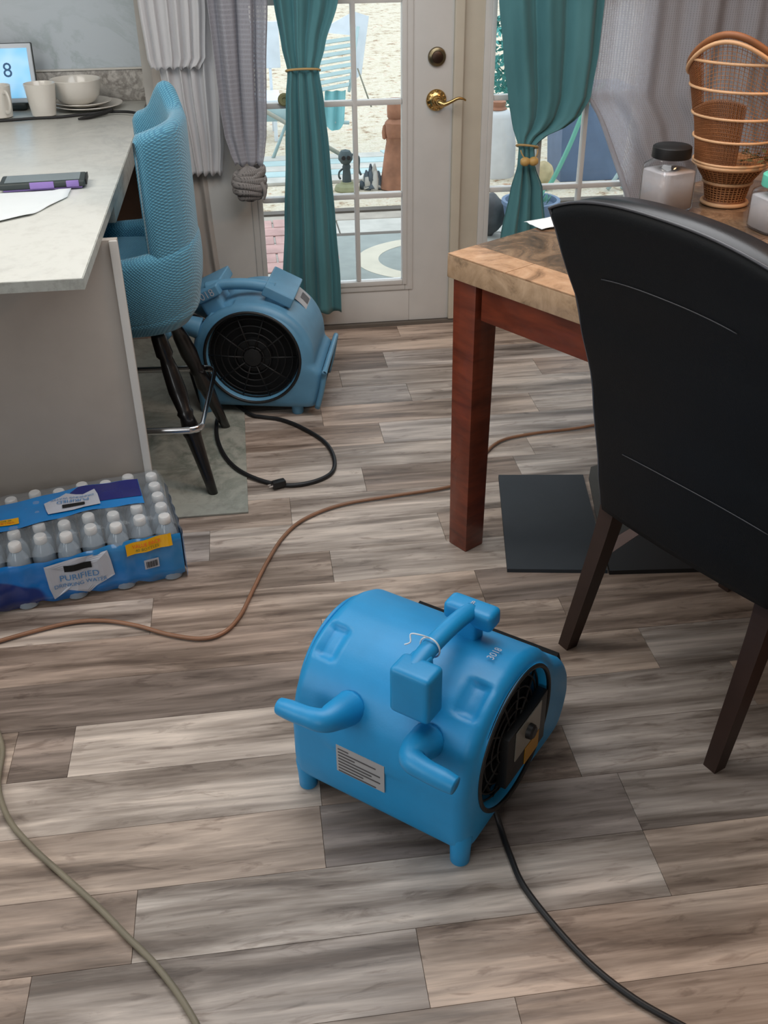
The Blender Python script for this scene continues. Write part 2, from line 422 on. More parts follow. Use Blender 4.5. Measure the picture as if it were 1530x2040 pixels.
def text_mesh(name, s, size, m, fn, parent=None, res=3):
    """text laid out in (u,v), each vertex placed by fn(u,v)"""
    cu = bpy.data.curves.new(name, 'FONT'); cu.body = s; cu.size = size; cu.align_x = 'CENTER'; cu.align_y = 'CENTER'
    cu.resolution_u = res; cu.fill_mode = 'FRONT' if hasattr(cu, 'fill_mode') else cu.fill_mode
    t = bpy.data.objects.new('tmp', cu); C.objects.link(t)
    bpy.context.view_layer.update()
    me = t.to_mesh(); vs = [fn(v.co.x, v.co.y) for v in me.vertices]; fs = [tuple(p.vertices) for p in me.polygons]
    t.to_mesh_clear(); bpy.data.objects.remove(t); bpy.data.curves.remove(cu)
    return link_mesh(name, vs, fs, m, parent)
def empty(name, loc, rz=0, label=None, cat=None, group=None):
    o = bpy.data.objects.new(name, None); C.objects.link(o); o.empty_display_size = .05
    o.location = loc; o.rotation_euler = (0, 0, rz); tag(o, label, cat, group); return o
def tag(o, label=None, cat=None, group=None, kind=None):
    if label: o['label'] = label
    if cat: o['category'] = cat
    if group: o['group'] = group
    if kind: o['kind'] = kind
    return o
def attach(o, parent):
    bpy.context.view_layer.update(); o.parent = parent; o.matrix_parent_inverse = parent.matrix_world.inverted(); return o
def struct(o): o['kind'] = 'structure'; return o
def grid(name, nu, nv, fn, m, parent=None, uvf=None, smooth=True, closed=False):
    vs = []; fs = []; uv = []
    for j in range(nv+1):
        for i in range(nu+1):
            vs.append(Vector(fn(i/nu, j/nv))); uv.append(uvf(i/nu, j/nv) if uvf else (i/nu, j/nv))
    for j in range(nv):
        for i in range(nu):
            a = j*(nu+1)+i; fs.append((a, a+1, a+nu+2, a+nu+1))
    return link_mesh(name, vs, fs, m, parent, smooth, uv)
def solidify(o, th, off=0):
    md = o.modifiers.new('thick', 'SOLIDIFY'); md.thickness = th; md.offset = off; return o
def lerp(a, b, t): return a+(b-a)*t
def interp(tab, z):
    if z <= tab[0][0]: return tab[0][1:]
    for a, b in zip(tab, tab[1:]):
        if z <= b[0]:
            t = (z-a[0])/(b[0]-a[0]); t = t*t*(3-2*t)*.5+t*.5
            return tuple(lerp(p, q, t) for p, q in zip(a[1:], b[1:]))
    return tab[-1][1:]

# ------------------------------------------------------------------ the room
WY = 4.25      # inner face of the door wall
fl = struct(box('floor', -3.0, 3.2, -2.0, 4.25, -.12, -.008, M['sub']))
random.seed(11)
TONES = {'l': (.34, .295, .26), 't': (.315, .255, .213), 'g': (.29, .258, .236), 'b': (.235, .185, .153), 'd': (.175, .14, .12), 'c': (.18, .155, .142), 'w': (.355, .32, .292)}
# joints measured on the near rows: row -> [(x where a plank ends, tone of the plank left of it)...]
ROWS = {-2: [(-.75, 'g'), (.35, 'l'), (1.3, 't')], -1: [(-.5, 'b'), (.2, 'g'), (.95, 't')], 0: [(-.324, 'b'), (.70, 'w'), (1.5, 't')],
        1: [(.045, 't'), (.70, 'c'), (1.6, 'g')], 2: [(.05, 'l'), (.62, 'b'), (1.35, 'g')],
        3: [(-.63, 't'), (-.50, 'd'), (.60, 'l'), (1.1, 'g')], 4: [(-.9, 'b'), (.35, 'd'), (.92, 't'), (1.5, 'g')],
        5: [(.1, 'b'), (.75, 't'), (1.6, 'b')], 6: [(-.35, 'l'), (.55, 't'), (.85, 'd')], 7: [(.15, 't'), (.9, 'l')],
        8: [(-.2, 'g'), (.5, 'l'), (1.3, 't')], 9: [(.05, 't'), (.8, 'l')], 10: [(.3, 'l'), (.82, 'b'), (1.6, 'w')],
        11: [(-.1, 'b'), (.9, 'l')], 12: [(.4, 't'), (1.3, 'g')], 13: [(.2, 'l'), (1.0, 't')], 14: [(.55, 'g'), (1.5, 'l')],
        15: [(.3, 't'), (1.1, 'l')], 16: [(.5, 'b'), (1.3, 'g')], 17: [(.25, 'l'), (1.2, 't')], 18: [(.6, 'b'), (1.4, 't')]}
PW = .16
for k in range(-12, 20):
    y0 = 1.167+k*PW; y1 = min(y0+PW, 4.245)
    if y0 >= 4.24: continue
    segs = []; js = ROWS.get(k, [(random.uniform(-.6, .6), random.choice('ltgbw'))])
    x = js[0][0]
    left = x
    while left > -3.0:
        nx = max(-3.0, left-random.uniform(.9, 1.22)) if segs or k not in ROWS or True else left
        segs.append((nx, left, js[0][1] if left == x else random.choice('ltgbtl'))); left = nx
    for (xx, t) in js[1:]:
        segs.append((x, xx, t)); x = xx
    while x < 3.2:
        nx = min(3.2, x+random.uniform(.95, 1.22)); segs.append((x, nx, random.choice('ltgblt'))); x = nx
    for (a, b, t) in segs:
        if b-a < .03: continue
        g = .0004
        bm = bmesh.new(); add_box(bm, a+g, b-g, y0+g, y1-g, -.008, 0, .0004, 1)
        o = finish('plank', bm, M['plank'], fl)
        c = TONES[t]; j = random.uniform(.98, 1.18); o.color = (c[0]*j, c[1]*j, c[2]*j, 1)

H2 = 2.45
struct(box('ceiling', -3.0, 3.2, -2.0, 4.7, H2, H2+.1, M['ceil']))
struct(box('wall_left', -3.1, -3.0, -2.0, 4.7, -.12, H2, M['wall']))
struct(box('wall_right', 3.2, 3.3, -2.0, 4.37, -.12, H2, M['wall']))
struct(box('wall_rear', -3.1, 3.3, -2.1, -2.0, -.12, H2, M['wall']))
struct(box('wall_kitchen', -3.0, -.37, 4.57, 4.69, -.12, H2, M['backsplash']))
bm = bmesh.new()     # the door wall with its opening for the pair of doors
add_box(bm, -.37, -.20, WY, 4.69, -.12, H2); add_box(bm, 1.80, 3.2, WY, WY+.12, -.12, H2)
add_box(bm, -.20, 1.80, WY, WY+.12, 2.10, H2); add_box(bm, -.20, 1.80, WY, WY+.12, -.12, -.012)
struct(finish('wall_back', bm, M['wall']))
bm = bmesh.new()     # jamb and casing round the opening
add_box(bm, -.25, -.175, 4.215, 4.26, 0, 2.16, .004); add_box(bm, 1.775, 1.86, 4.215, 4.26, 0, 2.16, .004)
add_box(bm, -.25, 1.86, 4.215, 4.26, 2.09, 2.17, .004)
struct(finish('trim_1', bm, M['white'], smooth=True))
struct(box('trim_2', -.175, 1.775, 4.17, 4.34, 0.0005, .014, M['darkwood']))
struct(box('baseboard_back', 1.865, 3.19, 4.232, 4.249, .001, .10, M['white'], bev=.004))

def french_door(name, sx0, sx1, gx0, gx1, yf, muns_x, mats, leaf_label):
    """slab sx0..sx1, glazed area gx0..gx1; yf the face toward the room"""
    yb = yf+.045; z0, z1 = .016, 2.085; gz0, gz1 = .205, 2.0
    d = struct(empty(name, ((sx0+sx1)/2, yf, 0)))
    bx, by = (sx0+sx1)/2, yf
    def pb(nm, x0, x1, y0, y1, zz0, zz1, m, bev=.003):
        o = box(nm, x0-bx, x1-bx, y0-by, y1-by, zz0, zz1, m, d, bev); return o
    pb('stile', sx0, gx0-.03, yf, yb, z0, z1, mats); pb('stile', gx1+.03, sx1, yf, yb, z0, z1, mats)
    pb('rail', gx0-.03, gx1+.03, yf, yb, z0, gz0-.03, mats); pb('rail', gx0-.03, gx1+.03, yf, yb, gz1+.03, z1, mats)
    # glazing frame, proud of the slab, stepped
    for (a, b, pr) in ((.045, .012, .006), (.02, 0, .011)):
        bm = bmesh.new()
        add_box(bm, gx0-a-bx, gx0-b-bx, -pr, .03, gz0-a, gz1+a, .003); add_box(bm, gx1+b-bx, gx1+a-bx, -pr, .03, gz0-a, gz1+a, .003)
        add_box(bm, gx0-b-bx, gx1+b-bx, -pr, .03, gz0-a, gz0-b, .003); add_box(bm, gx0-b-bx, gx1+b-bx, -pr, .03, gz1+b, gz1+a, .003)
        finish('glazing_frame', bm, M['white'], d, True)
    for x in muns_x: pb('muntin', x-.0095, x+.0095, yf-.006, yf+.03, gz0, gz1, M['white'], .005)
    zs = [.567, .930, 1.293, 1.656]
    for z in zs: pb('muntin', gx0, gx1, yf-.0055, yf+.03, z-.0105, z+.0105, M['white'], .005)
    xs = [gx0]+list(muns_x)+[gx1]; zz = [gz0]+zs+[gz1]
    for i in range(3):
        for j in range(5):
            pb('pane', xs[i]+.002, xs[i+1]-.002, yf+.014, yf+.018, zz[j]+.002, zz[j+1]-.002, M['glass'], 0)
    return d
d1 = french_door('door_1', -.167, .838, .052, .628, 4.19, (.250, .440), M['white'], '')
d2 = french_door('door_2', .862, 1.772, 1.000, 1.600, 4.20, (1.203, 1.392), M['cream'], '')
struct(box('trim_3', .832, .872, 4.172, 4.198, .016, 2.08, M['cream'], bev=.006, seg=3))
# lock set on door_1 (local x = world - .3355)
ox = .3355
def dl(x, y, z): return (x-ox, y-4.19, z)
lathe('deadbolt', [(.034, 0), (.036, .004), (.033, .012), (.024, .016), (.023, .017)], M['oldbrass'], dl(.766, 4.19, 1.090), d1, 32, (0, -1, 0))
lathe('keyhole_plug', [(.0225, 0), (.022, .008), (.019, .010)], M['darkbrass'], dl(.766, 4.176, 1.090), d1, 24, (0, -1, 0))
rose = lathe('door_rose', [(.040, 0), (.041, .005), (.038, .009), (.036, .008), (.030, .014), (.020, .018), (.016, .03), (.014, .034)], M['brass'], dl(.766, 4.19, .932), d1, 36, (0, -1, 0))
for k in range(12):
    a = 2*PI*k/12
    lathe('rope_bead', [(0, -.005), (.004, -.003), (.005, 0), (.004, .003), (0, .005)], M['brass'], dl(.766+.033*math.cos(a), 4.178, .932+.033*math.sin(a)), d1, 8)
tube('lever_handle', [dl(.766, 4.165, .932), dl(.768, 4.135, .932), dl(.785, 4.125, .925), dl(.81, 4.12, .934), dl(.838, 4.12, .946), dl(.858, 4.12, .945), dl(.872, 4.12, .938)],
     [.011, .011, .009, .0065, .006, .005, .0035], M['brass'], d1, 12)

# ------------------------------------------------------------------ kitchen island
isl = empty('kitchen_island', (-.36, 2.66, 0), 0, 'grey painted island cabinet with flat end panel under the pale counter', 'island')
def pl(nm, x0, x1, y0, y1, z0, z1, m, bev=.002): return box(nm, x0+.36, x1+.36, y0-2.66, y1-2.66, z0, z1, m, isl, bev)
pl('end_panel', -1.75, -.352, 2.66, 2.685, .001, .884, M['panel'])
pl('edge_strip', -.372, -.350, 2.650, 2.659, .001, .884, M['white'], .003)
pl('cabinet_back', -1.75, -.74, 2.69, 4.56, .001, .884, M['wood_dark'])
pl('side_cabinet', -.738, -.378, 4.50, 4.565, .001, .82, M['wood_dark'])
for i in range(4): pl('back_batten', -.7395, -.728, 2.76+i*.46, 2.80+i*.46, .1, .88, M['wood_dark'], .003)
pl('toe_kick', -.7385, -.73, 2.69, 4.56, .001, .09, M['black'])
pl('apron_board', -.425, -.394, 3.03, 4.565, .826, .8835, M['counter_edge'])
ct = empty('countertop', (-.39, 2.285, .885), 0, 'pale marble-look laminate countertop with square edge, on the island', 'countertop')
def cl(nm, x0, x1, y0, y1, z0, z1, m, bev=.002): return box(nm, x0+.39, x1+.39, y0-2.285, y1-2.285, z0-.885, z1-.885, m, ct, bev)
cl('worktop', -1.85, -.392, 2.287, 4.566, .886, .910, M['counter'], .0015)
cl('edge_band', -.3915, -.389, 2.287, 4.566, .884, .909, M['counter_edge'], 0)
cl('edge_band', -1.85, -.389, 2.284, 2.2865, .884, .909, M['counter_edge'], 0)
cl('backsplash_strip', -1.85, -.372, 4.546, 4.568, .9105, 1.030, M['splash_strip'], .002)
cl('strip_cap', -1.85, -.371, 4.540, 4.569, 1.0305, 1.037, M['china'], .002)

# tablet
tb = empty('tablet', (-.97, 4.40, .911), 0, 'white framed tablet with glowing blue clock screen, leaning at the back of the counter', 'tablet')
Rt = Matrix.Rotation(math.radians(-10), 4, 'X')
def tbx(nm, x0, x1, y0, y1, z0, z1, m, bev):
    o = box(nm, x0, x1, y0, y1, z0, z1, m, tb, bev, 3); o.data.transform(Matrix.Translation((0, 0, .028)) @ Rt); return o
tbx('frame', -.16, .168, 0, .012, 0, .215, M['tabletframe'], .005)
tbx('back_shell', -.163, .171, .0125, .022, -.003, .218, M['charcoal'], .004)
tbx('screen', -.146, .152, -.0015, -.0005, .018, .198, M['screen'], 0)
tx = text_mesh('clock_digit', '8', .075, M['digit'], lambda u, v: Matrix.Translation((0, 0, .028)) @ Rt @ Vector((.068+u, -.0025, .118+v)), tb)
box('speaker_base', -.10, .12, -.002, .10, 0, .030, M['charcoal'], tb, .012, 3)

def mug(name, loc, label, rt, rb, h, handle_ang=None):
    e = empty(name, loc, 0, label, 'mug', 'white cups on the counter')
    prof = [(rb*.8, 0), (rb, .004), (lerp(rb, rt, .3), h*.3), (lerp(rb, rt, .7), h*.7), (rt, h), (rt-.002, h+.001), (rt-.004, h-.002), (lerp(rb, rt, .5)-.004, h*.5), (rb-.006, .01), (0, .008)]
    lathe('cup_body', prof, M['china'], (0, 0, 0), e, 40)
    if handle_ang is not None:
        c, s = math.cos(handle_ang), math.sin(handle_ang)
        P = [(rt-.004, h*.82), (rt+.016, h*.84), (rt+.030, h*.66), (rt+.029, h*.42), (rt+.014, h*.24), (rb+.002, h*.2)]
        tube('handle', [(x*c, x*s, z) for x, z in P], .0055, M['china'], e, 10, sq=(1.5, .8))
    return e
mug('mug', (-.925, 4.27, .911), 'white mug with handle turned to the right, leftmost cup on the counter', .052, .042, .115, -.9)
mug('mug', (-.765, 4.27, .911), 'plain white mug beside the stacked bowl, in front of the tablet corner', .060, .045, .118)
pl1 = empty('plate', (-.61, 4.40, .911), 0, 'larger white dinner plate, bottom one under the bowl on the counter', 'plate')
lathe('plate_body', [(.07, 0), (.075, .003), (.10, .007), (.135, .018), (.134, .020), (.10, .011), (.07, .008), (0, .008)], M['china'], (0, 0, 0), pl1, 56)
pl2 = empty('plate', (-.63, 4.40, .9205), 0, 'smaller white plate stacked between the bowl and the larger plate', 'plate')
lathe('plate_body', [(.055, 0), (.06, .003), (.085, .008), (.112, .019), (.111, .021), (.08, .012), (.06, .008), (0, .008)], M['china'], (0, 0, 0), pl2, 56)
bw = empty('bowl', (-.648, 4.395, .9295), 0, 'white china bowl stacked on two plates on the counter', 'bowl')
lathe('bowl_body', [(.045, 0), (.05, .003), (.07, .012), (.088, .035), (.095, .06), (.099, .092), (.097, .094), (.093, .090), (.088, .055), (.07, .02), (.04, .010), (0, .009)], M['china'], (0, 0, 0), bw, 56)
tag(tube('power_cord', [(-1.3, 4.10, .917), (-1.05, 4.16, .917), (-.92, 4.165, .917), (-.80, 4.19, .917), (-.70, 4.20, .917), (-.61, 4.235, .917), (-.52, 4.25, .92), (-.44, 4.22, .923), (-.395, 4.17, .922), (-.372, 4.13, .912), (-.368, 4.10, .86), (-.372, 4.08, .7), (-.372, 4.09, .4)], .0055, M['rubber']),
    'black cord lying along the back of the counter and over its edge', 'cord')
tag(tube('adapter_cord', [(-.62, 4.14, .918), (-.58, 4.17, .919), (-.53, 4.215, .924), (-.50, 4.235, .932)], [.004, .008, .009, .006], M['black']), 'short thick black cord end beside the plates on the counter', 'cord')

# rugged phone and paper
pp = grid('paper_sheet', 30, 30, lambda u, v: (0, 0, 0), M['paper'])
me = pp.data
for j in range(31):
    for i in range(31):
        u, v = i/30, j/30
        x = lerp(-1.05, lerp(-.585, -.515, min(1, v*1.5)), u); y = lerp(2.745, 3.09, v)
        if u > .75: y += (u-.75)*(1-v)*.35
        z = .9115+.004*max(0, noise.noise(Vector((x*7, y*7, 2)))) + (.006 if u > .93 or v < .05 else 0)*(.5+.5*noise.noise(Vector((x*20, y*20, 0))))
        me.vertices[j*31+i].co = (x, y, z)
tag(pp, 'white sheet of paper with a curled edge lying on the counter', 'paper'); solidify(pp, .0006, 1)
ph = empty('rugged_phone', (-.60, 3.145, .918), math.radians(4), 'black and purple phone in a rugged case, face up at the edge of the paper', 'phone')
box('case_shell', -.122, .122, -.055, .055, 0, .018, M['charcoal'], ph, .007, 3)
box('case_back', -.112, .112, -.050, .050, -.005, -.0003, M['purple'], ph, .002, 2)
box('screen', -.106, .106, -.042, .044, .0183, .0190, M['screenoff'], ph)
box('side_grip', -.035, .033, -.0575, -.051, .001, .0187, M['purple'], ph, .002)
box('corner_grip', .068, .104, -.0572, -.050, .001, .0185, M['purple'], ph, .002)
box('corner_bumper', .1215, .126, -.042, .05, .001, .0180, M['black'], ph, .002)

# ------------------------------------------------------------------ curtains
def curtain(name, tab, y0, nf, m, label, cat='curtain', group=None, nu=150, nv=90, seed=1, z0=None, z1=None, th=.0015, parts=None, amp_scale=1, ymax=None):
    """tab rows: z, xl, xr, amplitude, y offset"""
    random.seed(seed); ph = [random.uniform(0, 6.28) for _ in range(6)]
    za, zb = tab[0][0], tab[-1][0]
    def fn(u, v):
        z = lerp(za, zb, v); xl, xr, am, yo = interp(tab, z)
        wob = .035*math.sin(2*PI*u*1.5+ph[0]+z*1.2)+.02*math.sin(2*PI*u*3.1+ph[1]-z)
        uu = u+wob*(u*(1-u))*4*.5
        f = math.sin(2*PI*nf*uu+ph[2]+.5*math.sin(z*2+ph[3]))+.22*math.sin(2*PI*nf*2.3*uu+ph[4]+z*1.6)
        y = y0+yo+am*amp_scale*f
        x = lerp(xl, xr, u)+am*.35*math.cos(2*PI*nf*uu+ph[5])*(4*u*(1-u))
        if ymax: y = min(y, ymax)
        zz = z
        if v == 0: zz += .006*math.sin(2*PI*nf*u)
        return (x, y, zz)
    o = grid(name, nu, nv, fn, m, None, lambda u, v: (u*.62, lerp(za, zb, v)))
    solidify(o, th); tag(o, label, cat, group); return o
curtain('teal_curtain', [(.10, .108, .352, .018, 0), (.25, .112, .352, .019, 0), (.48, .133, .341, .017, 0), (.77, .155, .326, .017, 0), (.96, .167, .312, .013, 0),
                         (1.065, .180, .298, .0095, 0), (1.15, .163, .325, .010, 0), (1.30, .144, .378, .017, 0), (1.6, .10, .46, .024, 0), (2.13, .06, .60, .030, 0)],
        4.118, 3.4, M['teal'], 'teal curtain tied high with thin tan cord, in front of the glass door', seed=3, nu=190)
curtain('teal_curtain', [(.06, .99, 1.30, .018, 0), (.40, 1.042, 1.238, .016, 0), (.58, 1.072, 1.211, .012, 0), (.68, 1.094, 1.168, .0065, -.005), (.757, 1.095, 1.160, .0055, -.008),
                         (.79, 1.082, 1.205, .010, -.005), (.82, 1.072, 1.285, .014, 0), (.86, 1.062, 1.345, .017, 0), (.935, 1.046, 1.383, .019, 0), (1.10, 1.018, 1.398, .021, 0), (1.29, .992, 1.402, .024, 0), (2.13, .95, 1.48, .030, 0)],
        4.118, 3.2, M['teal'], 'wide teal curtain tied low with beads, over the right glass door', seed=8, nu=190)
# tiebacks
def ring(cx, cy, z, rx, ry, tilt=0, n=28): return [Vector((cx+rx*math.cos(2*PI*k/n), cy+ry*math.sin(2*PI*k/n), z+tilt*math.cos(2*PI*k/n)+.008*-math.sin(2*PI*k/n))) for k in range(n)]
tag(tube('curtain_tie', ring(.239, 4.118, 1.066, .064, .022), .0045, M['twine'], closed=True, smooth_path=0, seg=8), 'thin tan cord tied round the left teal curtain', 'curtain tie')
tr = empty('beaded_tie', (1.128, 4.085, .757), 0, 'twine tie with two wooden beads round the right teal curtain', 'curtain tie')
tube('twine', [Vector(p)-Vector((1.128, 4.085, .757)) for p in ring(1.128, 4.110, .757, .044, .022, -.006)], .0045, M['twine'], tr, 8, True, 0)
tube('twine', [(-.035, -.008, -.006), (-.03, -.012, -.02), (-.018, -.014, -.038)], .003, M['twine'], tr, 6)
tube('twine', [(.035, -.008, -.006), (.034, -.012, -.02), (.025, -.014, -.038)], .003, M['twine'], tr, 6)
for dx in (-.016, .019):
    lathe('bead', [(0, -.02), (.011, -.017), (.017, -.008), (.018, 0), (.017, .008), (.011, .017), (0, .02)], M['bead'], (dx, -.016, -.050), tr, 20, (1, 0, .05))
kb = empty('holdback_knob', (.163, 4.168, .955), 0, 'round olive brass knob on the glazing bar left of the teal curtain', 'knob')
lathe('knob_disc', [(.018, 0), (.024, .004), (.025, .010), (.019, .015), (.009, .014), (.007, .010), (0, .010)], M['olivebead'], (0, .015, 0), kb, 28, (0, -1, 0))

# grey knit curtain with its end tied in a knot
curtain('knit_curtain', [(.735, -.045, .062, .004, 0), (.79, -.062, .074, .007, 0), (.85, -.076, .084, .011, 0), (.96, -.084, .092, .014, 0), (1.06, -.087, .098, .016, 0), (1.32, -.095, .120, .018, 0), (2.13, -.12, .17, .02, 0)],
        4.085, 3, M['crochet'], 'grey open-knit curtain with its end tied in a knot, left of the glass door', seed=5, nu=140)
kn = empty('curtain_knot', (.004, 4.085, .665), 0, 'knot of wrapped grey knit cloth at the end of the grey curtain', 'curtain knot')
random.seed(4)
def knot_core(u, v):
    a = 2*PI*u; b = PI*(v-.5); r = .058*(1+.05*math.sin(5*a+3*v))
    return (r*math.cos(b)*math.cos(a), r*.8*math.cos(b)*math.sin(a), r*1.15*math.sin(b)-.002)
grid('knot_core', 32, 20, knot_core, M['knotcloth'], kn)
for (z, t, tx_, rr) in ((.040, .25, 0, .052), (.020, -.12, .003, .060), (-.002, -.2, 0, .063), (-.024, -.1, -.003, .058), (-.044, .05, 0, .044), (.012, .75, .006, .055)):
    pts = [Vector((tx_+rr*math.cos(2*PI*k/20), rr*.78*math.sin(2*PI*k/20), z+t*rr*math.cos(2*PI*k/20)+.003*math.sin(6*PI*k/20))) for k in range(20)]
    path = catmull(pts, 3, True); v_, f_ = tube_geo(path, .0125, 10, True, (1.25, .62))
    link_mesh('wrap_fold', v_, f_, M['knotcloth'], kn, True, [(v.x*1+v.y, v.z) for v in v_])
tube('knot_tail', [(.045, -.035, .01), (.058, -.04, -.02), (.052, -.038, -.055)], [.010, .009, .004], M['knotcloth'], kn, 8)

# white sheers at the corner
curtain('white_sheer_curtain', [(.69, -.245, -.100, .006, 0), (.80, -.262, -.085, .010, 0), (.98, -.290, -.072, .012, 0), (1.3, -.320, -.050, .014, 0), (2.13, -.34, -.03, .018, 0)],
        4.150, 5, M['sheerwhite'], 'long white sheer curtain beside the grey knit curtain', seed=2, nu=130)
curtain('white_sheer_valance', [(1.085, -.325, -.145, .006, 0), (1.12, -.335, -.122, .009, 0), (1.3, -.345, -.105, .009, 0), (2.13, -.36, -.09, .014, 0)],
        4.125, 6, M['sheerwhite'], 'shorter white sheer panel with ruffled hem, in front of the long white sheer', seed=6, nu=130)
curtain('offwhite_drape', [(.03, -.31, -.13, .010, 0), (.5, -.32, -.15, .011, 0), (.9, -.33, -.16, .010, 0), (2.1, -.34, -.18, .012, 0)],
        4.192, 3, M['drape'], 'off-white drape hanging to the floor behind the teal stool', seed=9, nu=90, ymax=4.206)

# pale net curtain at the right
def net(u, v):
    z = lerp(.12, 2.13, v)
    tab = [(.12, 1.80, 0), (.42, 1.635, 0), (.585, 1.566, 0), (.79, 1.467, 0), (.934, 1.375, 0), (1.02, 1.380, 0), (1.28, 1.385, 0), (2.13, 1.42, 0)]
    xl = interp(tab, z)[0]; xr = 2.75
    s = u**.9; x = lerp(xl, xr, s)
    f = .022*math.sin(2*PI*6*u+.6*math.sin(z*2.2))+.008*math.sin(2*PI*17*u+z*2)
    if u < .05: f *= u/.05
    return (x, 4.145+f*(.6+.4*v)+.02*(1-u)*(1-v), z)
nc = grid('net_curtain', 220, 90, net, M['netgrey'], None, lambda u, v: (u*1.3, lerp(.12, 2.13, v)))
tag(nc, 'pale grey net curtain swept aside behind the wicker chair', 'curtain'); solidify(nc, .001)
def netedge(v):
    return Vector(net(0, v))
tag(tube('gathered_net_band', [netedge(v)+Vector((0.004, -.008, 0)) for v in (.12, .2, .3, .36, .405)], [.014, .012, .011, .009, .006], M['netgrey']), 'rolled edge of the pale net curtain, slanting across the right glass door', 'curtain edge')

# ------------------------------------------------------------------ air movers
def blower(name, loc, rz, label, body, variant):
    e = empty(name, loc, rz, label, 'air mover', 'blue air movers on the floor')
    cy, cz = .20, .205
    poly = [(.03, .030), (.006, .055), (0, .10), (0, .205)]
    for k in range(1, 15):
        a = math.radians(180-k*9.5); poly.append((cy+.196*math.cos(a)*1.0, cz+.175*math.sin(a)))
    poly += [(.400, .262), (.452, .225), (.488, .170), (.498, .110), (.486, .07), (.462, .030), (.40, .026), (.2, .026)]
    if variant == 2:
        poly = poly[:4]+[(cy+.196*math.cos(math.radians(180-k*9.5)), cz+.175*math.sin(math.radians(180-k*9.5))) for k in range(1, 20)]+[(.396, .172), (.410, .164), (.424, .156), (.418, .11), (.400, .045), (.388, .028), (.30, .026), (.2, .026)]
    def radius(th):
        d = (math.cos(th), math.sin(th)); best = .1
        for i in range(len(poly)):
            (x1, y1), (x2, y2) = poly[i], poly[(i+1) % len(poly)]
            x1 -= cy; x2 -= cy; y1 -= cz; y2 -= cz
            ex, ey = x2-x1, y2-y1; den = d[0]*ey-d[1]*ex
            if abs(den) < 1e-9: continue
            t = (x1*ey-y1*ex)/den; s = (x1*d[1]-y1*d[0])/den
            if t > 0 and -1e-6 <= s <= 1+1e-6: best = max(best, t)
        return best
    NA = 180; R0 = [radius(2*PI*k/NA) for k in range(NA)]
    for _ in range(2): R0 = [(R0[k-1]+2*R0[k]+R0[(k+1) % NA])/4 for k in range(NA)]
    W = .21 if variant == 1 else .150
    xs = [(-W, .030), (-W+.003, .018), (-W+.010, .007), (-W+.022, 0)]
    n = 34
    xs += [(lerp(-W+.03, W-.03, i/n), 0) for i in range(n+1)]
    xs += [(W-.022, 0), (W-.010, .007), (W-.003, .018), (W, .030)]
    def sm(a, b, x): t = max(0, min(1, (x-a)/(b-a))); return t*t*(3-2*t)
    vs = []; fs = []
    rin = .150
    def ringpts(x, fr): return [Vector((x, cy+fr(k)*math.cos(2*PI*k/NA), cz+fr(k)*math.sin(2*PI*k/NA))) for k in range(NA)]
    rings = []
    # left closed inlet: inner cavity ring -> face ring -> rim -> body -> right
    for x, r in ((-W+.035, rin-.004), (-W+.002, rin-.002), (-W-.004, rin+.004), (-W-.003, rin+.010)):
        rings.append(ringpts(x, lambda k, r=r: min(r, R0[k]-.012)))
    for x, ins in xs:
        def fr(k, x=x, ins=ins):
            th = math.degrees(2*PI*k/NA); r = R0[k]-ins
            # two hand pockets and a shallow lower seam
            for X0 in (-W+.045, W-.05):
                r -= .013*sm(-.026, -.017, x-X0)*sm(-.026, -.017, X0-x)*sm(108, 112, th)*sm(-136, -132, -th)
            if variant == 1: r += .0025*sm(150, 168, th)*(1-sm(186, 188, th))*sm(-.12, -.1, x)*(1-sm(.06, .08, x))
            r += .004*math.exp(-((x)/.004)**2)*0
            return r
        rings.append(ringpts(x, fr))
    for x, r in ((W+.003, rin+.010), (W+.004, rin+.004), (W-.002, rin-.002), (W-.035, rin-.004)):
        rings.append(ringpts(x, lambda k, r=r: min(r, R0[k]-.012)))
    for r in rings: vs += r
    for i in range(len(rings)-1):
        for k in range(NA):
            k2 = (k+1) % NA; fs.append((i*NA+k, (i+1)*NA+k, (i+1)*NA+k2, i*NA+k2))
    hs = link_mesh('housing', vs, fs, body, e, True)
    # inlet grilles: dark disc, rings and spokes
    for sgn in (-1, 1):
        x = sgn*(W-.034)
        lathe('inlet_backing', [(.147, 0), (0.001, .001)], M['deepblack'], (x-sgn*.004, cy, cz), e, 48, (sgn, 0, 0))
        bm = bmesh.new(); vv = []; ff = []
        for r in (.035, .058, .081, .104, .127, .143):
            pth = [Vector((sgn*(W-.006-.012*(r/.143)**2), cy+r*math.cos(2*PI*k/40), cz+r*math.sin(2*PI*k/40))) for k in range(40)]
            a, b = tube_geo(pth, .0022, 6, True); ff += [tuple(i+len(vv) for i in q) for q in b]; vv += a
        for k in range(10):
            an = 2*PI*k/10
            pth = [Vector((sgn*(W-.006-.012*(r/.143)**2), cy+r*math.cos(an), cz+r*math.sin(an))) for r in (.028, .085, .146)]
            a, b = tube_geo(pth, .0028, 6); ff += [tuple(i+len(vv) for i in q) for q in b]; vv += a
        bm.free()
        link_mesh('inlet_grille', vv, ff, M['grille'], e, True)
        lathe('grille_hub', [(.03, 0), (.028, .006), (0.001, .008)], M['grille'], (sgn*(W-.008), cy, cz), e, 24, (sgn, 0, 0))
        lathe('fan_hub', [(.06, 0), (.055, .012), (.001, .015)], M['grille'], (sgn*(W-.033), cy, cz), e, 24, (sgn, 0, 0))
        # black rim
        pth = [Vector((sgn*(W+.0035), cy+(rin+.0035)*math.cos(2*PI*k/64), cz+(rin+.0035)*math.sin(2*PI*k/64))) for k in range(64)]
        a, b = tube_geo(pth, .005, 8, True); link_mesh('inlet_rim', a, b, M['black'] if sgn > 0 else body, e, True)
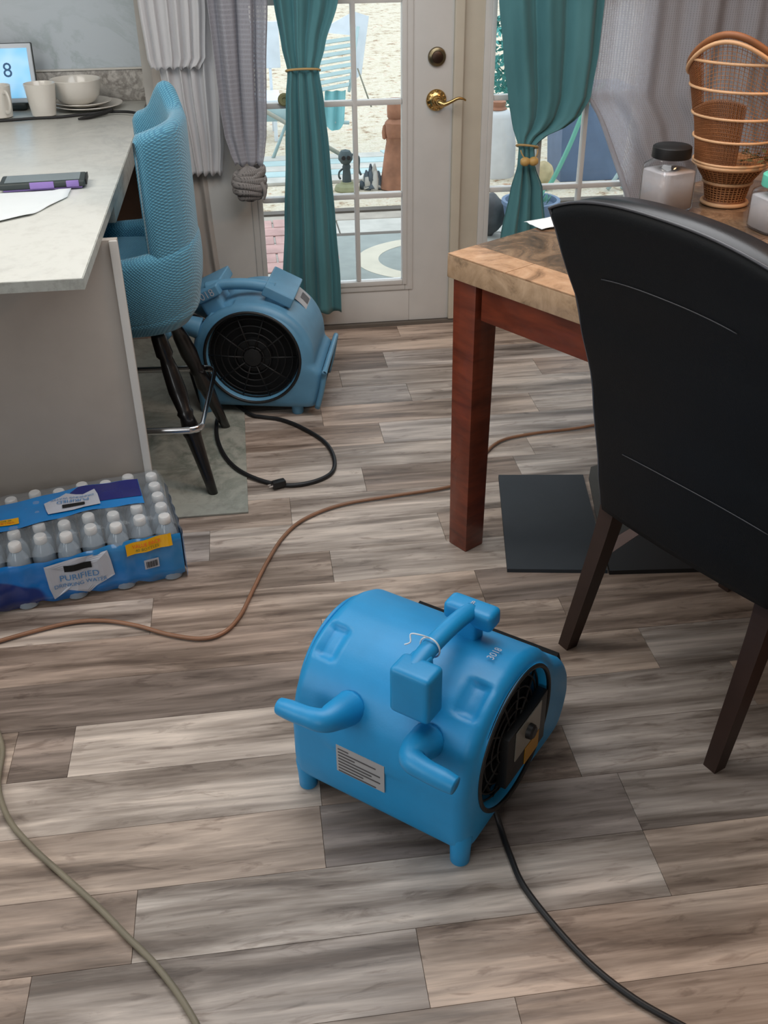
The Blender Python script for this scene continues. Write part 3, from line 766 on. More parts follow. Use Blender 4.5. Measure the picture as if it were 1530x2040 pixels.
    # outlet: black grille slab set on the mouth
    if variant == 1:
        P = [(.502, .062), (.508, .115), (.500, .172), (.480, .212)]
    else:
        P = [(.400, .040), (.413, .08), (.422, .12), (.428, .158)]
    vs = []
    for (yy, zz) in P:
        for x in (-W+.03, W-.03): vs.append(Vector((x, yy, zz)))
    for (yy, zz) in P:
        for x in (-W+.03, W-.03): vs.append(Vector((x, yy-.016, zz-.004)))
    fs = [(0, 1, 3, 2), (2, 3, 5, 4), (4, 5, 7, 6), (8, 10, 11, 9), (10, 12, 13, 11), (12, 14, 15, 13), (0, 8, 9, 1), (6, 7, 15, 14), (0, 2, 10, 8), (2, 4, 12, 10), (4, 6, 14, 12), (1, 9, 11, 3), (3, 11, 13, 5), (5, 13, 15, 7)]
    link_mesh('outlet_mouth', vs, fs, M['deepblack'], e)
    for i in range(11):
        x = (W-.05)*(-1+i*.2)
        tube('outlet_bar', [(x, yy+.003, zz) for yy, zz in P[:3]], .0022, M['black'], e, 6, smooth_path=3)
    # lip on the top of the mouth
    if variant == 2:
        tube('outlet_lip', [(W-.005, .400, .032), (W-.004, .416, .09), (W-.004, .428, .150), (W-.012, .431, .164), (-W+.012, .431, .164), (-W+.004, .428, .150), (-W+.004, .416, .09), (-W+.005, .400, .032)], .009, body, e, 8, smooth_path=3)
    # feet
    for sx in (-1, 1):
        lathe('foot', [(.017, 0), (.020, .004), (.021, .040), (.024, .075), (.02, .09)], body, (sx*(W-.022), .028, 0), e, 20)
        lathe('foot', [(.017, 0), (.019, .004), (.020, .05)], body, (sx*(W-.035), .33, 0), e, 20)
    # handle: two cross blocks joined by a bar
    hx = .072 if variant == 1 else -.005
    def hb(nm, x0, x1, y0, y1, z0, z1, bev): return box(nm, x0+hx, x1+hx, y0, y1, z0, z1, body, e, bev, 4)
    if variant == 1:
        bm = bmesh.new()
        add_box(bm, -.032+hx, .054+hx, -.002, .056, .352, .458, .013, 4); add_box(bm, -.022+hx, .022+hx, .02, .075, .33, .455, .010, 3)
        finish('handle_block', bm, body, e, True)
        bm = bmesh.new()
        add_box(bm, -.055+hx, .055+hx, .235, .285, .404, .446, .015, 4); add_box(bm, -.022+hx, .022+hx, .235, .275, .325, .425, .010, 3)
        finish('handle_block', bm, body, e, True)
        tube('handle_bar', [(hx, .03, .442), (hx, .10, .450), (hx, .18, .446), (hx, .255, .432)], .019, body, e, 14, sq=(.85, 1.0))
        tube('wire_twist', [Vector((hx+.021*math.cos(t), .095, .450+.022*math.sin(t))) for t in [k*2*PI/14 for k in range(14)]], .0018, M['outwhite'], e, 6, True, 2)
        tube('wire_twist', [(hx, .095, .472), (hx-.015, .085, .480), (hx-.033, .08, .478), (hx-.028, .07, .468), (hx-.036, .062, .464)], .0016, M['outwhite'], e, 6)
    else:
        for (yc, tl) in ((.058, -1), (.28, 1)):
            bm = bmesh.new()
            add_box(bm, -.09+hx, .105+hx, yc-.050, yc+.050, .374, .408, .005, 3)
            add_box(bm, -.02+hx, .095+hx, yc-.034, yc+.034, .32, .40, .012, 3)
            rt = Matrix.Rotation(-.45*tl, 3, 'X')
            bmesh.ops.rotate(bm, cent=(0, yc, .38), matrix=rt, verts=bm.verts[:])
            finish('handle_block', bm, body, e, True)
        tube('handle_bar', [(hx+.06, .05, .402), (hx+.06, .11, .414), (hx+.06, .19, .416), (hx+.06, .27, .404)], .018, body, e, 12)
    # cord pegs on the back
    for (xa, zb_, s) in ((-.070, .300, -1), (.108, .305, 1)):
        tube('cord_peg', [(xa, .03, zb_-.02), (xa+s*.002, -.015, zb_-.006), (xa+s*.012, -.045, zb_), (xa+s*.045, -.055, zb_+.002), (xa+s*.085, -.056, zb_), (xa+s*.108, -.056, zb_-.002)],
             [.036, .030, .024, .0205, .020, .017], body, e, 16)
    return e
b1 = blower('air_mover', (.151, 1.409, 0), math.radians(-40.5), 'bright blue air mover fan in the foreground, seen from behind', M['blue'], 1)
# details of the near one
ctl = box('control_box', .196, .220, .155, .335, .10, .235, M['black'], b1, .004)
box('switch_plate', .2205, .2225, .185, .300, .155, .232, M['greyplate'], b1)
lathe('switch_knob', [(.017, 0), (.016, .010), (.012, .014)], M['black'], (.2226, .242, .195), b1, 24, (1, 0, 0))
box('warning_label', .2205, .222, .235, .300, .104, .150, M['yellowlabel'], b1)
lb = box('rating_label', -.085, .030, -.0036, -.0012, .128, .200, M['label'], b1)
for i in range(8):
    zz = .191-i*.0085
    box('printed_line', -.080, (-.055, .010, -.04, .02, .0, .02, -.02, .01)[i], -.0046, -.0038, zz-.0014, zz+.0014, M['labeltext'], lb if False else b1)
def onrad(th, r, x): return Vector((x, .20+r*math.cos(th), .205+r*math.sin(th)))
def top_text(u, v):      # runs round the drum near the right edge
    th = math.radians(86)+(-u)/.19; return onrad(th, .1825, .150-v)
text_mesh('stencilled_number', '3018', .022, M['printwhite'], top_text, b1)
text_mesh('handle_mark', '8', .016, M['printwhite'], lambda u, v: Vector((.072+u, .262+v, .4475)), b1)
attach(tube('power_cord', [(.375, 1.440, .10), (.398, 1.405, .05), (.410, 1.372, .007), (.413, 1.30, .007), (.425, 1.212, .007), (.483, 1.073, .007), (.546, .98, .007), (.62, .91, .007), (.75, .80, .007), (.95, .72, .007)], .0062, M['rubber']), b1)

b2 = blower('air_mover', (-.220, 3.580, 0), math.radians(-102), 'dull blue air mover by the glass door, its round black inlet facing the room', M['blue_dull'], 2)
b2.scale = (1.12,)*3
lbx = [(.150, 40), (.150, 58)]
def drum(th_deg, x, r=.1945): t_ = math.radians(th_deg); return Vector((x, .20+r*math.cos(t_), .205+r*math.sin(t_)*.965))
grid('rating_label', 8, 8, lambda u, v: drum(lerp(34, 66, v), lerp(-.12, -.01, u), .1905), M['label'], b2)
grid('printed_logo', 4, 4, lambda u, v: drum(lerp(36, 46, v), lerp(-.10, -.05, u), .1915), M['labeltext'], b2)
text_mesh('handle_number', '3018', .034, M['printwhite'], lambda u, v: Matrix.Translation((0, .058, .38)) @ Matrix.Rotation(.45, 4, 'X') @ Vector((.1014, u, .011+v)), b2)
attach(tube('power_cord', [(-.12, 3.46, .02), (-.06, 3.37, .008), (-.02, 3.345, .007), (.05, 3.31, .007), (.118, 3.238, .007), (.190, 3.12, .007), (.214, 3.0, .007), (.20, 2.90, .007), (.142, 2.847, .007), (.06, 2.832, .007), (-.02, 2.865, .007), (-.10, 2.935, .0135), (-.15, 3.04, .0135), (-.178, 3.17, .0135), (-.183, 3.30, .0135), (-.17, 3.40, .02)], .0072, M['rubber']), b2)
pg = empty('cord_plug', (.020, 2.832, .006), math.radians(200)); attach(pg, b2)
box('plug_body', -.022, .022, -.012, .012, 0, .022, M['black'], pg, .004)
for s in (-1, 1): box('prong', .022, .036, s*.006-.0008, s*.006+.0008, .008, .014, M['chrome'], pg)
hp = empty('cord_plug', (.205, 3.62, .215), math.radians(-10)); attach(hp, b2)
box('plug_body', -.05, 0, -.013, .013, -.015, .012, M['rubber'], hp, .004)
for s in (-1, 1): box('prong', 0, .022, s*.007-.001, s*.007+.001, -.006, .002, M['chrome'], hp)
attach(tube('hanging_cord', [(.152, 3.62, .214), (.115, 3.60, .20), (.13, 3.56, .12), (.155, 3.54, .08), (.17, 3.52, .14)], .005, M['rubber']), b2)
attach(tube('arched_cord', [(-.165, 3.46, .30), (-.20, 3.48, .34), (-.235, 3.50, .35), (-.265, 3.52, .30), (-.275, 3.52, .18), (-.25, 3.48, .05), (-.235, 3.46, .0075)], .006, M['rubber']), b2)

# ------------------------------------------------------------------ bar stool
st = empty('bar_stool', (-.408, 3.075, 0), math.radians(-5), 'bar stool in a blue stretch slipcover with black turned legs and chrome foot ring', 'bar stool')
def plan(t, rx, ry, pw=2.6):
    a = t; c, s = math.cos(a), math.sin(a)
    return (math.copysign(abs(c)**(2/pw), c)*rx, math.copysign(abs(s)**(2/pw), s)*ry)
def shell(name, a0, a1, zbf, ztf, rx, ry, th, m, nu=60, bulge=.0, rin_f=None):
    """upholstered wall following the plan curve from angle a0..a1; thick, with rounded top"""
    vs = []; fs = []; prof = []
    nz = 10
    def sec(k):    # closed cross-section param: outer up, over, inner down
        pts = []
        for i in range(nz+1): pts.append((0, i/nz))
        for i in range(1, 6): a = PI*i/6; pts.append((th/2-th/2*math.cos(a), 1+(th/2*math.sin(a))))
        for i in range(nz+1): pts.append((th, 1-i/nz))
        return pts
    S_ = sec(0); ns = len(S_)
    for j in range(nu+1):
        t = lerp(a0, a1, j/nu); zb, zt = zbf(t), ztf(t)
        endf = 1
        e_ = min(j, nu-j)
        endf = math.sin(min(1, (e_+.6)/3)*PI/2)
        for (d, h) in S_:
            if h > 1: z = zt+(h-1)*endf
            else: z = lerp(zb, zt, h)
            hz = min(1, h)
            off = (d-th/2)*endf+th/2
            k = 1+bulge*math.sin(PI*hz)-.10*(1-hz)**2*(1 if bulge else 0)
            x, y = plan(t, (rx)*k-off, (ry)*k-off)
            vs.append(Vector((x, y, z)))
    for j in range(nu):
        for i in range(ns):
            i2 = (i+1) % ns; fs.append((j*ns+i, (j+1)*ns+i, (j+1)*ns+i2, j*ns+i2))
    fs.append(tuple(reversed(range(ns)))); fs.append(tuple(nu*ns+i for i in range(ns)))
    return link_mesh(name, vs, fs, m, st, True)
# lower drum (seat box)
def seatfn(u, v):
    a = 2*PI*u; prof = [(.55, .515), (.86, .525), (.97, .56), (1.0, .62), (1.0, .70), (.97, .715), (.6, .72), (.0, .725)]
    k = v*(len(prof)-1); i = min(int(k), len(prof)-2); f = k-i
    s = lerp(prof[i][0], prof[i+1][0], f); z = lerp(prof[i][1], prof[i+1][1], f)
    x, y = plan(a, .235*s, .225*s); return (x, y, z)
grid('seat', 64, 28, seatfn, M['slip'], st)
# arms wrap to the front; back rises at the rear (+x)
shell('arm_shell', -2.3, 2.3, lambda t: .56, lambda t: .735+.03*math.cos(t), .247, .240, .055, M['slip'], 70, .02)
def topz(t):
    c = math.cos(t*1.0)
    z = 1.055+.035*max(0, c)
    z += .075*math.exp(-((t-.75)/.28)**2)       # raised corner of the cover
    z -= .02*math.exp(-((t+1.55)/.3)**2)
    return z
shell('backrest', -1.05, 1.38, lambda t: .70, topz, .243, .236, .052, M['slip'], 70)
random.seed(2)
for (lx, ly) in ((.10, -.10), (.10, .10), (-.10, -.10), (-.10, .10)):
    fx, fy = math.copysign(.240, lx), math.copysign(.235, ly)
    zs = [.52, .49, .44, .43, .40, .33, .27, .262, .25, .20, .19, .12, .05, .0]
    rs = [.018, .024, .027, .020, .025, .029, .022, .027, .022, .030, .026, .021, .017, .0145]
    P = [Vector((lerp(fx, lx, z/.52), lerp(fy, ly, z/.52), z)) for z in zs]
    v_, f_ = tube_geo(P, rs, 18); link_mesh('leg', v_, f_, M['stoolwood'], st, True)
fr_ = []
for (a, b) in ((1, 1), (-1, 1), (-1, -1), (1, -1)):
    for k in range(7):
        an = {(1, 1): 0, (-1, 1): 1, (-1, -1): 2, (1, -1): 3}[(a, b)]*PI/2+k*PI/12
        fr_.append(Vector((a*.188+.035*math.cos(an), b*.200+.035*math.sin(an), .235)))
tube('footrest_ring', fr_, .0105, M['chrome'], st, 10, True, 1, sq=(1.15, .7))
lathe('swivel_plate', [(.10, 0), (.11, .004), (.11, .016), (.09, .02)], M['black'], (0, 0, .495), st, 28)

# marble-look sheet on the floor under the stool
sh = box('floor_sheet', -.725, -.082, 2.690, 4.18, .0006, .007, M['sheet'], None, .001)
tag(sh, 'grey-green marble-look sheet on the floor under the bar stool', 'floor sheet')
jar0 = empty('storage_jug', (-.56, 3.75, .008), 0, 'dim pale jug standing in shadow under the counter behind the stool', 'jug')
lathe('jug_body', [(.05, 0), (.062, .01), (.064, .14), (.05, .19), (.028, .22), (.026, .25)], M['powder'], (0, 0, 0), jar0, 24)
lathe('jug_cap', [(.029, .25), (.030, .252), (.030, .275), (.026, .278)], M['cap'], (0, 0, 0), jar0, 20)

# ------------------------------------------------------------------ bottled water pack
ang = math.atan2(.107, .505)
pk = empty('water_bottle_pack', (-.262, 2.365, 0), ang, 'shrink-wrapped pack of water bottles with blue printed film on the floor by the island', 'bottle pack')
# local: -x runs left along the front, +y goes back
L, Dp = .68, .315
prof_b = [(.022, 0), (.030, .004), (.0315, .02), (.029, .05), (.0315, .08), (.030, .12), (.031, .135), (.027, .155), (.015, .178), (.0125, .182), (.0125, .19)]
bproto = None; cproto = None
for r in range(5):
    for c in range(10):
        x = -.034-c*.0655; y = .036+r*.0600+(0.012 if c % 2 else -.004)
        if y > Dp-.028: y = Dp-.028
        if bproto is None:
            b = lathe('bottle', prof_b, M['bottle'], (0, 0, 0), pk, 14)
            cp = lathe('bottle_cap', [(.0160, .178), (.0168, .180), (.0168, .196), (.0145, .1995), (.001, .200)], M['cap'], (0, 0, 0), b, 16)
            bproto, cproto = b, cp
        else:
            b = bproto.copy(); C.objects.link(b); b.parent = pk
            cp = cproto.copy(); C.objects.link(cp); cp.parent = b
        b.location = (x, y, .002 if r not in (2, 3) else -.006+.008)
def bulge(s):      # bottles pushing the film out, along the front
    return .005*math.sin(PI*(s+.001)/.0655)**2
def front(s, z, lift=0):       # s distance from right end, film surface in local coords
    zz = z; y = .004-bulge(s)*(1 if z < .16 else .3)
    if z > .140: y += (z-.140)*.55
    if z < .03: y += (.03-z)*.5
    return Vector((-s, y-lift, zz))
def wavebottom(s): return .004+.016*(1-abs(math.sin(PI*(s+.001)/.131)))
grid('printed_front_film', 120, 14, lambda u, v: front(u*L, lerp(wavebottom(u*L), .150+.006*math.sin(u*9), v)), M['bluefilm'], pk, lambda u, v: (u*L, v*.15))
grid('clear_top_film', 120, 30, lambda u, v: (-u*L, lerp(.012, Dp, v), (.203+.0025*math.cos(2*PI*u*L/.0655)*math.cos(2*PI*v*5)-(.045*max(0, 1-v/.10)**1.5)-(.03*max(0, (v-.93)/.07))
                                                                        -.05*max(0, 1-u/.03)**2)), M['film'], pk)
def topp(s, y, lift=0): return Vector((-s, y, .2055+lift+.0022*math.sin(s*48)*math.sin(y*40)))
grid('printed_top_film', 60, 14, lambda u, v: topp(lerp(.075, L-.02, u), lerp(.108, .250, v)+.014*math.sin(u*7)), M['topfilm'], pk)
grid('navy_top_print', 30, 10, lambda u, v: topp(lerp(.076, .235+.04*math.sin(v*3), u), lerp(.150, .249, v)+.012*math.sin(lerp(.0, .25, u)*7), .0012), M['navyfilm'], pk)
def endf(u, v):
    y = lerp(.004, Dp, u); z = lerp(.006, .196, v); return (.003+.006*abs(math.sin(PI*u*5))*(1 if v < .8 else 0)-(.02*max(0, v-.85)/.15), y, z)
grid('film_end', 30, 12, endf, M['film'], pk)
grid('printed_end_film', 30, 10, lambda u, v: Vector(endf(u, v*.72))+Vector((.0012, 0, 0)), M['topfilm'], pk)
# emblem: white panel with stepped outline, slot and lettering (front and, turned round, on the top)
def emblem(fn, tagn, sc=1.0, flip=1):
    out = [(-.085, .050), (-.03, .056), (.0, .060), (.03, .058), (.083, .062), (.088, .03), (.092, -.018), (.062, -.030), (.040, -.040), (.018, -.062), (-.012, -.044), (-.035, -.038), (-.075, -.060), (-.082, -.02)]
    vs = []; fs = []; n = 10
    # fan grid between centre and outline for curvature
    for k in range(n+1):
        for (u, v) in out: vs.append(fn(u*k/n*sc*flip, v*k/n*sc*flip, .004))
    m_ = len(out)
    for k in range(n):
        for i in range(m_):
            i2 = (i+1) % m_; fs.append((k*m_+i, k*m_+i2, (k+1)*m_+i2, (k+1)*m_+i))
    link_mesh('white_emblem', vs, fs, M['printwhite'], pk)
    def rect(nm, u0, u1, v0, v1, m, l):
        vs = [fn(lerp(u0, u1, i/8)*sc*flip, lerp(v0, v1, j)*sc*flip, l) for j in (0, 1) for i in range(9)]
        link_mesh(nm, vs, [(i, i+1, i+10, i+9) for i in range(8)], m, pk)
    rect('carry_slot', -.036, .036, .022, .042, M['deepblack'], .0068)
    text_mesh('emblem_lettering', 'PURIFIED', .026, M['printblue'], lambda u, v: fn(u*sc*flip, (v+.002)*sc*flip, .0068), pk)
    text_mesh('emblem_lettering', 'DRINKING WATER', .0165, M['printblue'], lambda u, v: fn(u*sc*flip, (v-.020)*sc*flip, .0068), pk)
emblem(lambda u, v, l: front(.282-u, .082+v, l), 'front')
emblem(lambda u, v, l: topp(.262+-u, .184+v*.95, l), 'top', .84, -1)
def label_strip(fn, w, h):
    link_mesh('yellow_label', [fn(lerp(-w/2, w/2, i/12), lerp(-h/2, h/2, j), .0025) for j in (0, 1) for i in range(13)], [(i, i+1, i+14, i+13) for i in range(12)], M['yellow'], pk)
    text_mesh('label_lettering', 'VALUE PACK', h*.40, M['redprint'], lambda u, v: fn(u-.006, v+h*.16, .0035), pk)
    text_mesh('label_lettering', '40 BOTTLES', h*.36, M['greenprint'], lambda u, v: fn(u-.006, v-h*.22, .0035), pk)
label_strip(lambda u, v, l: front(.088-u, .137+v+u*.08, l+.003), .125, .034)
label_strip(lambda u, v, l: topp(.462+u, .135-v*1.0, l), .105, .030)
# small barcode panel on the front
def fb(u, v, l): return front(.088-u, .075+v, l)
link_mesh('barcode_panel', [fb(-.02, -.015, .0025), fb(.02, -.015, .0025), fb(.02, .015, .0025), fb(-.02, .015, .0025)], [(0, 1, 2, 3)], M['printwhite'], pk)
for i in range(9):
    u0 = -.015+i*.0036
    link_mesh('barcode_bar', [fb(u0, -.010, .0033), fb(u0+.0018+.0006*(i % 2), -.010, .0033), fb(u0+.0018+.0006*(i % 2), .010, .0033), fb(u0, .010, .0033)], [(0, 1, 2, 3)], M['black'], pk)

# ------------------------------------------------------------------ dining table
ta = math.radians(32.5)
tbl = empty('dining_table', (.482, 2.446, 0), ta, 'square-legged cherry wood dining table with tan and brown marble top', 'table')
# local: +x along the far edge, -y toward the camera side; corner at the origin
TL, TD = 1.45, 1.27; zt = .872
def tw(nm, x0, x1, y0, y1, z0, z1, m, bev=.003): return box(nm, x0, x1, y0, y1, z0, z1, m, tbl, bev)
tw('top_border', 0, TL, -TD, 0, zt-.062, zt-.003, M['stone_edge'], .004)
# marble tiles set in the top: border pieces and dark field with diagonal corner cut
def poly_tile(nm, pts, m, z0=zt-.0029, z1=zt):
    n = len(pts); vs = [(x, y, z0) for x, y in pts]+[(x, y, z1) for x, y in pts]
    fs = [tuple(range(n, 2*n)), tuple(reversed(range(n)))]+[(i, (i+1) % n, n+(i+1) % n, n+i) for i in range(n)]
    link_mesh(nm, vs, fs, m, tbl)
g = .001; Bw = .100
poly_tile('marble_tile', [(g, -g), (g, -.202), (Bw, -.202), (Bw, -g)], M['stone_light'])
poly_tile('marble_tile', [(g, -.204), (g, -.62), (Bw, -.62), (Bw, -.204)], M['stone_light'])
poly_tile('marble_tile', [(g, -.622), (g, -TD+g), (Bw, -TD+g), (Bw, -.622)], M['stone_light'])
for (xa, xb) in ((Bw+g, .53), (.532, .95), (.952, TL-Bw-g)):
    poly_tile('marble_tile', [(xa, -g), (xa, -.46), (xb, -.46), (xb, -g)], M['stone_dark'])
    poly_tile('marble_tile', [(xa, -.462), (xa, -TD+Bw), (xb, -TD+Bw), (xb, -.462)], M['stone_dark'])
poly_tile('marble_tile', [(Bw+g, -TD+Bw-.002), (Bw+g, -TD+g), (TL-g, -TD+g), (TL-g, -TD+Bw-.002)], M['stone_light'])
poly_tile('marble_tile', [(TL-Bw, -g), (TL-Bw, -TD+Bw), (TL-g, -TD+Bw), (TL-g, -g)], M['stone_light'])
lw = .082
for (x, y) in ((.010, -.014-lw), (TL-.022-lw, -.022-lw), (.010, -TD+.022), (TL-.022-lw, -TD+.022)):
    bm = bmesh.new(); add_box(bm, x, x+lw, y, y+lw, .0005, zt-.063, .004, 2)
    for v in bm.verts:
        if v.co.z < .1: v.co.x = x+lw/2+(v.co.x-x-lw/2)*.86; v.co.y = y+lw/2+(v.co.y-y-lw/2)*.86
    finish('leg', bm, M['cherry'], tbl, True)
ap0, ap1 = zt-.155, zt-.063
tw('apron', .022, .042, -TD+.105, -.105, ap0, ap1, M['cherry']); tw('apron', TL-.052, TL-.032, -TD+.105, -.105, ap0, ap1, M['cherry'])
tw('apron', .105, TL-.105, -.052, -.032, ap0, ap1, M['cherry']); tw('apron', .105, TL-.105, -TD+.032, -TD+.052, ap0, ap1, M['cherry'])

nk = grid('paper_napkin', 14, 14, lambda u, v: (0, 0, 0), M['paper'])
for j in range(15):
    for i in range(15):
        u, v = i/14, j/14
        nk.data.vertices[j*15+i].co = (.765+.20*u*math.cos(.3)-.10*v*math.sin(.3), 2.590+.20*u*math.sin(.3)+.075*v, .876+.006*abs(noise.noise(Vector((u*3, v*3, 1))))+.004*u)
tag(nk, 'white paper napkin on the far corner of the dining table', 'napkin'); solidify(nk, .001, 1)

# ------------------------------------------------------------------ dining chair (black leather back toward us)
s_ang = math.atan2(-.914, .405)
ch = empty('dining_chair', (.717, 1.926, 0), s_ang, 'tall black leather dining chair with dark splayed legs, back turned to the viewer', 'chair')
# local: x along the back (0..0.49), y = forward toward the table
def backoff(z): return interp([(.38, .058), (.5, .035), (.7, .0), (.9, -.050), (1.05, -.100), (1.2, -.155)], z)[0]
def halfw(z): return interp([(.38, .256), (.5, .258), (.62, .263), (.75, .269), (.9, .284), (1.0, .300), (1.1, .320), (1.2, .324)], z)[0]
cx = .250
def crest(s): return 1.176+.0*s-.062*(abs(s)**2.4)      # s -1..1
NB = 40; NZ = 44
def back_pt(u, v, side):
    s = lerp(-1, 1, u); zt_ = crest(s); z0_ = .395+.02*u
    z = lerp(z0_, zt_, v); hw = halfw(z)
    x = cx+s*hw; edge = max(0, abs(s)-.93)/.07; top = max(0, v-.965)/.035
    rnd = 1-math.sqrt(max(0, 1-min(1, edge)**2)); rt = 1-math.sqrt(max(0, 1-min(1, top)**2))
    curve = .018*(1-s*s)
    if side == 0: y = backoff(z)-curve*.6+.014*max(rnd, rt)
    else: y = backoff(z)+.072+.022*max(0, v-.8)/.2-.010*math.sin(PI*v)-.022*max(rnd, rt)+.0
    return (x, y, z)
vs = []; fs = []
for side in (0, 1):
    for j in range(NZ+1):
        for i in range(NB+1): vs.append(Vector(back_pt(i/NB, j/NZ, side)))
o_ = (NB+1)*(NZ+1)
for j in range(NZ):
    for i in range(NB):
        a = j*(NB+1)+i; fs.append((a, a+1, a+NB+2, a+NB+1)); fs.append((o_+a, o_+a+NB+1, o_+a+NB+2, o_+a+1))
ring_ = [i for i in range(NB+1)]+[j*(NB+1)+NB for j in range(1, NZ+1)]+[NZ*(NB+1)+i for i in range(NB-1, -1, -1)]+[j*(NB+1) for j in range(NZ-1, 0, -1)]
nf_back = NB*NZ
for a, b in zip(ring_, ring_[1:]+ring_[:1]): fs.append((a, o_+a, o_+b, b))
mi = [0 if (k < 2*nf_back and k % 2 == 0) else 1 for k in range(len(fs))]
cb = link_mesh('backrest', vs, fs, None, ch, True, None, [M['leather_back'], M['leather']], mi)
# welt along the back panel's edge
wl = [Vector(back_pt(lerp(.004, 0.004, 0), v, 0)) for v in [k/14 for k in range(15)]]
edge = [Vector(back_pt(.0, k/16, 0))+Vector((-.001, -.002, 0)) for k in range(17)]+[Vector(back_pt(k/24, 1, 0))+Vector((0, -.003, -.001)) for k in range(25)]+[Vector(back_pt(1, 1-k/16, 0))+Vector((.001, -.002, 0)) for k in range(17)]
v_, f_ = tube_geo(edge, .0030, 8); link_mesh('welt', v_, f_, M['welt'], ch, True)
# stitched horizontal seams
for (ua, ub, va, vb) in ((.22, .78, .80, .80), (.20, .95, .26, .265)):
    P = [Vector(back_pt(lerp(ua, ub, k/20), lerp(va, vb, k/20)+.0*math.sin(PI*k/20), 0))+Vector((0, -.001, 0)) for k in range(21)]
    v_, f_ = tube_geo(P, .0011, 6); link_mesh('seam', v_, f_, M['welt'], ch, True)
# seat cushion, apron, front legs
bm = bmesh.new(); add_box(bm, .015, .485, .135, .565, .49, .585, .028, 4); finish('seat', bm, M['leather'], ch, True)
bm = bmesh.new(); add_box(bm, .025, .475, .125, .555, .40, .488, .008, 2); finish('seat_base', bm, M['leather_back'], ch, True)
def sqleg(pts, hw):
    P = catmull(pts, 6); vs = []; fs = []
    for i, p in enumerate(P):
        t = i/(len(P)-1); h = lerp(hw[0], hw[1], t)
        for (a, b) in ((-1, -1), (1, -1), (1, 1), (-1, 1)): vs.append(p+Vector((a*h, b*h, 0)))
    for i in range(len(P)-1):
        for k in range(4): fs.append((i*4+k, i*4+(k+1) % 4, i*4+4+(k+1) % 4, i*4+4+k))
    fs.append((3, 2, 1, 0)); n = len(P)-1; fs.append((n*4, n*4+1, n*4+2, n*4+3))
    return link_mesh('leg', vs, fs, M['espresso'], ch)
for x, xt in ((0, .016), (.494, .478)):
    sqleg([(x, .0, .0005), (lerp(x, xt, .45), .045, .19), (lerp(x, xt, .85), .082, .36), (xt, .092, .46)], (.0165, .0245))
for x in (.045, .455):
    sqleg([(x, .535, .0005), (x, .532, .2), (x, .53, .42)], (.017, .024))

# ------------------------------------------------------------------ things on the table
jr = empty('plastic_jar', (1.165, 2.745, .873), math.radians(20), 'clear square plastic jar of white powder with black screw lid, on the table', 'jar')
def sqring(r, n, p=3.4): return [(math.copysign(abs(math.cos(t))**(2/p), math.cos(t))*r, math.copysign(abs(math.sin(t))**(2/p), math.sin(t))*r) for t in [2*PI*k/n for k in range(n)]]
def sqjar(nm, prof, m, parent, p=3.6, n=40):
    vs = []; fs = []
    for (r, z, q) in prof:
        for (x, y) in sqring(r, n, q): vs.append(Vector((x, y, z)))
    for i in range(len(prof)-1):
        for k in range(n):
            k2 = (k+1) % n; fs.append((i*n+k, i*n+k2, (i+1)*n+k2, (i+1)*n+k))
    fs.append(tuple(reversed(range(n))))
    return link_mesh(nm, vs, fs, m, parent, True)
def jar(parent, r, h, lid, lr, fillh):
    sqjar('jar_body', [(r*.9, 0, 4), (r, .006, 4), (r, h*.74, 4), (r*.97, h*.80, 3.6), (r*.80, h*.87, 2.4), (r*.76, h*.89, 2), (r*.76, h, 2)], M['jar'], parent)
    sqjar('powder_fill', [(r*.86, .004, 4), (r*.95, .008, 4), (r*.95, fillh, 4), (.002, fillh+.004, 2)], M['powder'], parent)
    lathe('lid', [(lr, h-.012), (lr+.001, h-.010), (lr, h+.016), (lr-.004, h+.019), (.001, h+.019)], lid, (0, 0, 0), parent, 36)
jar(jr, .062, .152, M['black'], .053, .105)
j2 = empty('plastic_jar', (1.372, 2.500, .873), math.radians(10), 'clear plastic jar with aqua lid at the right edge, on the table', 'jar')
jar(j2, .060, .125, M['teallid'], .050, .085)

# miniature wicker peacock chair
wc = empty('wicker_chair', (1.350, 2.765, .873), math.radians(0), 'miniature wicker peacock chair with fan back, on the dining table', 'wicker chair')
def weave_surface(name, fn, nu, nv, r, m, parent, cross=True, closedu=False):
    """open basket weave: strands both ways over surface fn(u,v)"""
    vv = []; ff = []
    def addp(P, rr, seg=4, cl=False):
        a, b = tube_geo(P, rr, seg, cl); ff.extend([tuple(i+len(vv) for i in q) for q in b]); vv.extend(a)
    for j in range(nv+1):
        v = j/nv; P = [Vector(fn(k/(nu*2), v, (.0012 if (k+j) % 2 else -.0012))) for k in range(nu*2+(0 if closedu else 1))]
        addp(P, r, 4, closedu)
    for i in range(nu+(0 if closedu else 1)):
        u = i/nu; P = [Vector(fn(u, k/nv, 0)) for k in range(nv+1)]
        addp(P, r*1.25)
    o = link_mesh(name, vv, ff, m, parent, True); o['kind'] = 'stuff'; return o
def conefn(r0, r1, z0, z1, bulge_=0):
    return lambda u, v, d: ((lerp(r0, r1, v)+bulge_*math.sin(PI*v)+d)*math.cos(2*PI*u), (lerp(r0, r1, v)+bulge_*math.sin(PI*v)+d)*math.sin(2*PI*u), lerp(z0, z1, v))
def solidcone(nm, r0, r1, z0, z1, m): return lathe(nm, [(r0, z0), (r1, z1)], m, (0, 0, 0), wc, 36)
lathe('pedestal', [(.058, .0), (.060, .006), (.052, .02), (.050, .045), (.062, .062)], M['wicker_dark'], (0, 0, 0), wc, 36)
weave_surface('pedestal_weave', conefn(.053, .064, .008, .062), 34, 8, .0016, M['wicker'], wc, closedu=True)
lathe('seat_basket', [(.060, .064), (.092, .108), (.094, .112)], M['wicker_dark'], (0, 0, 0), wc, 40)
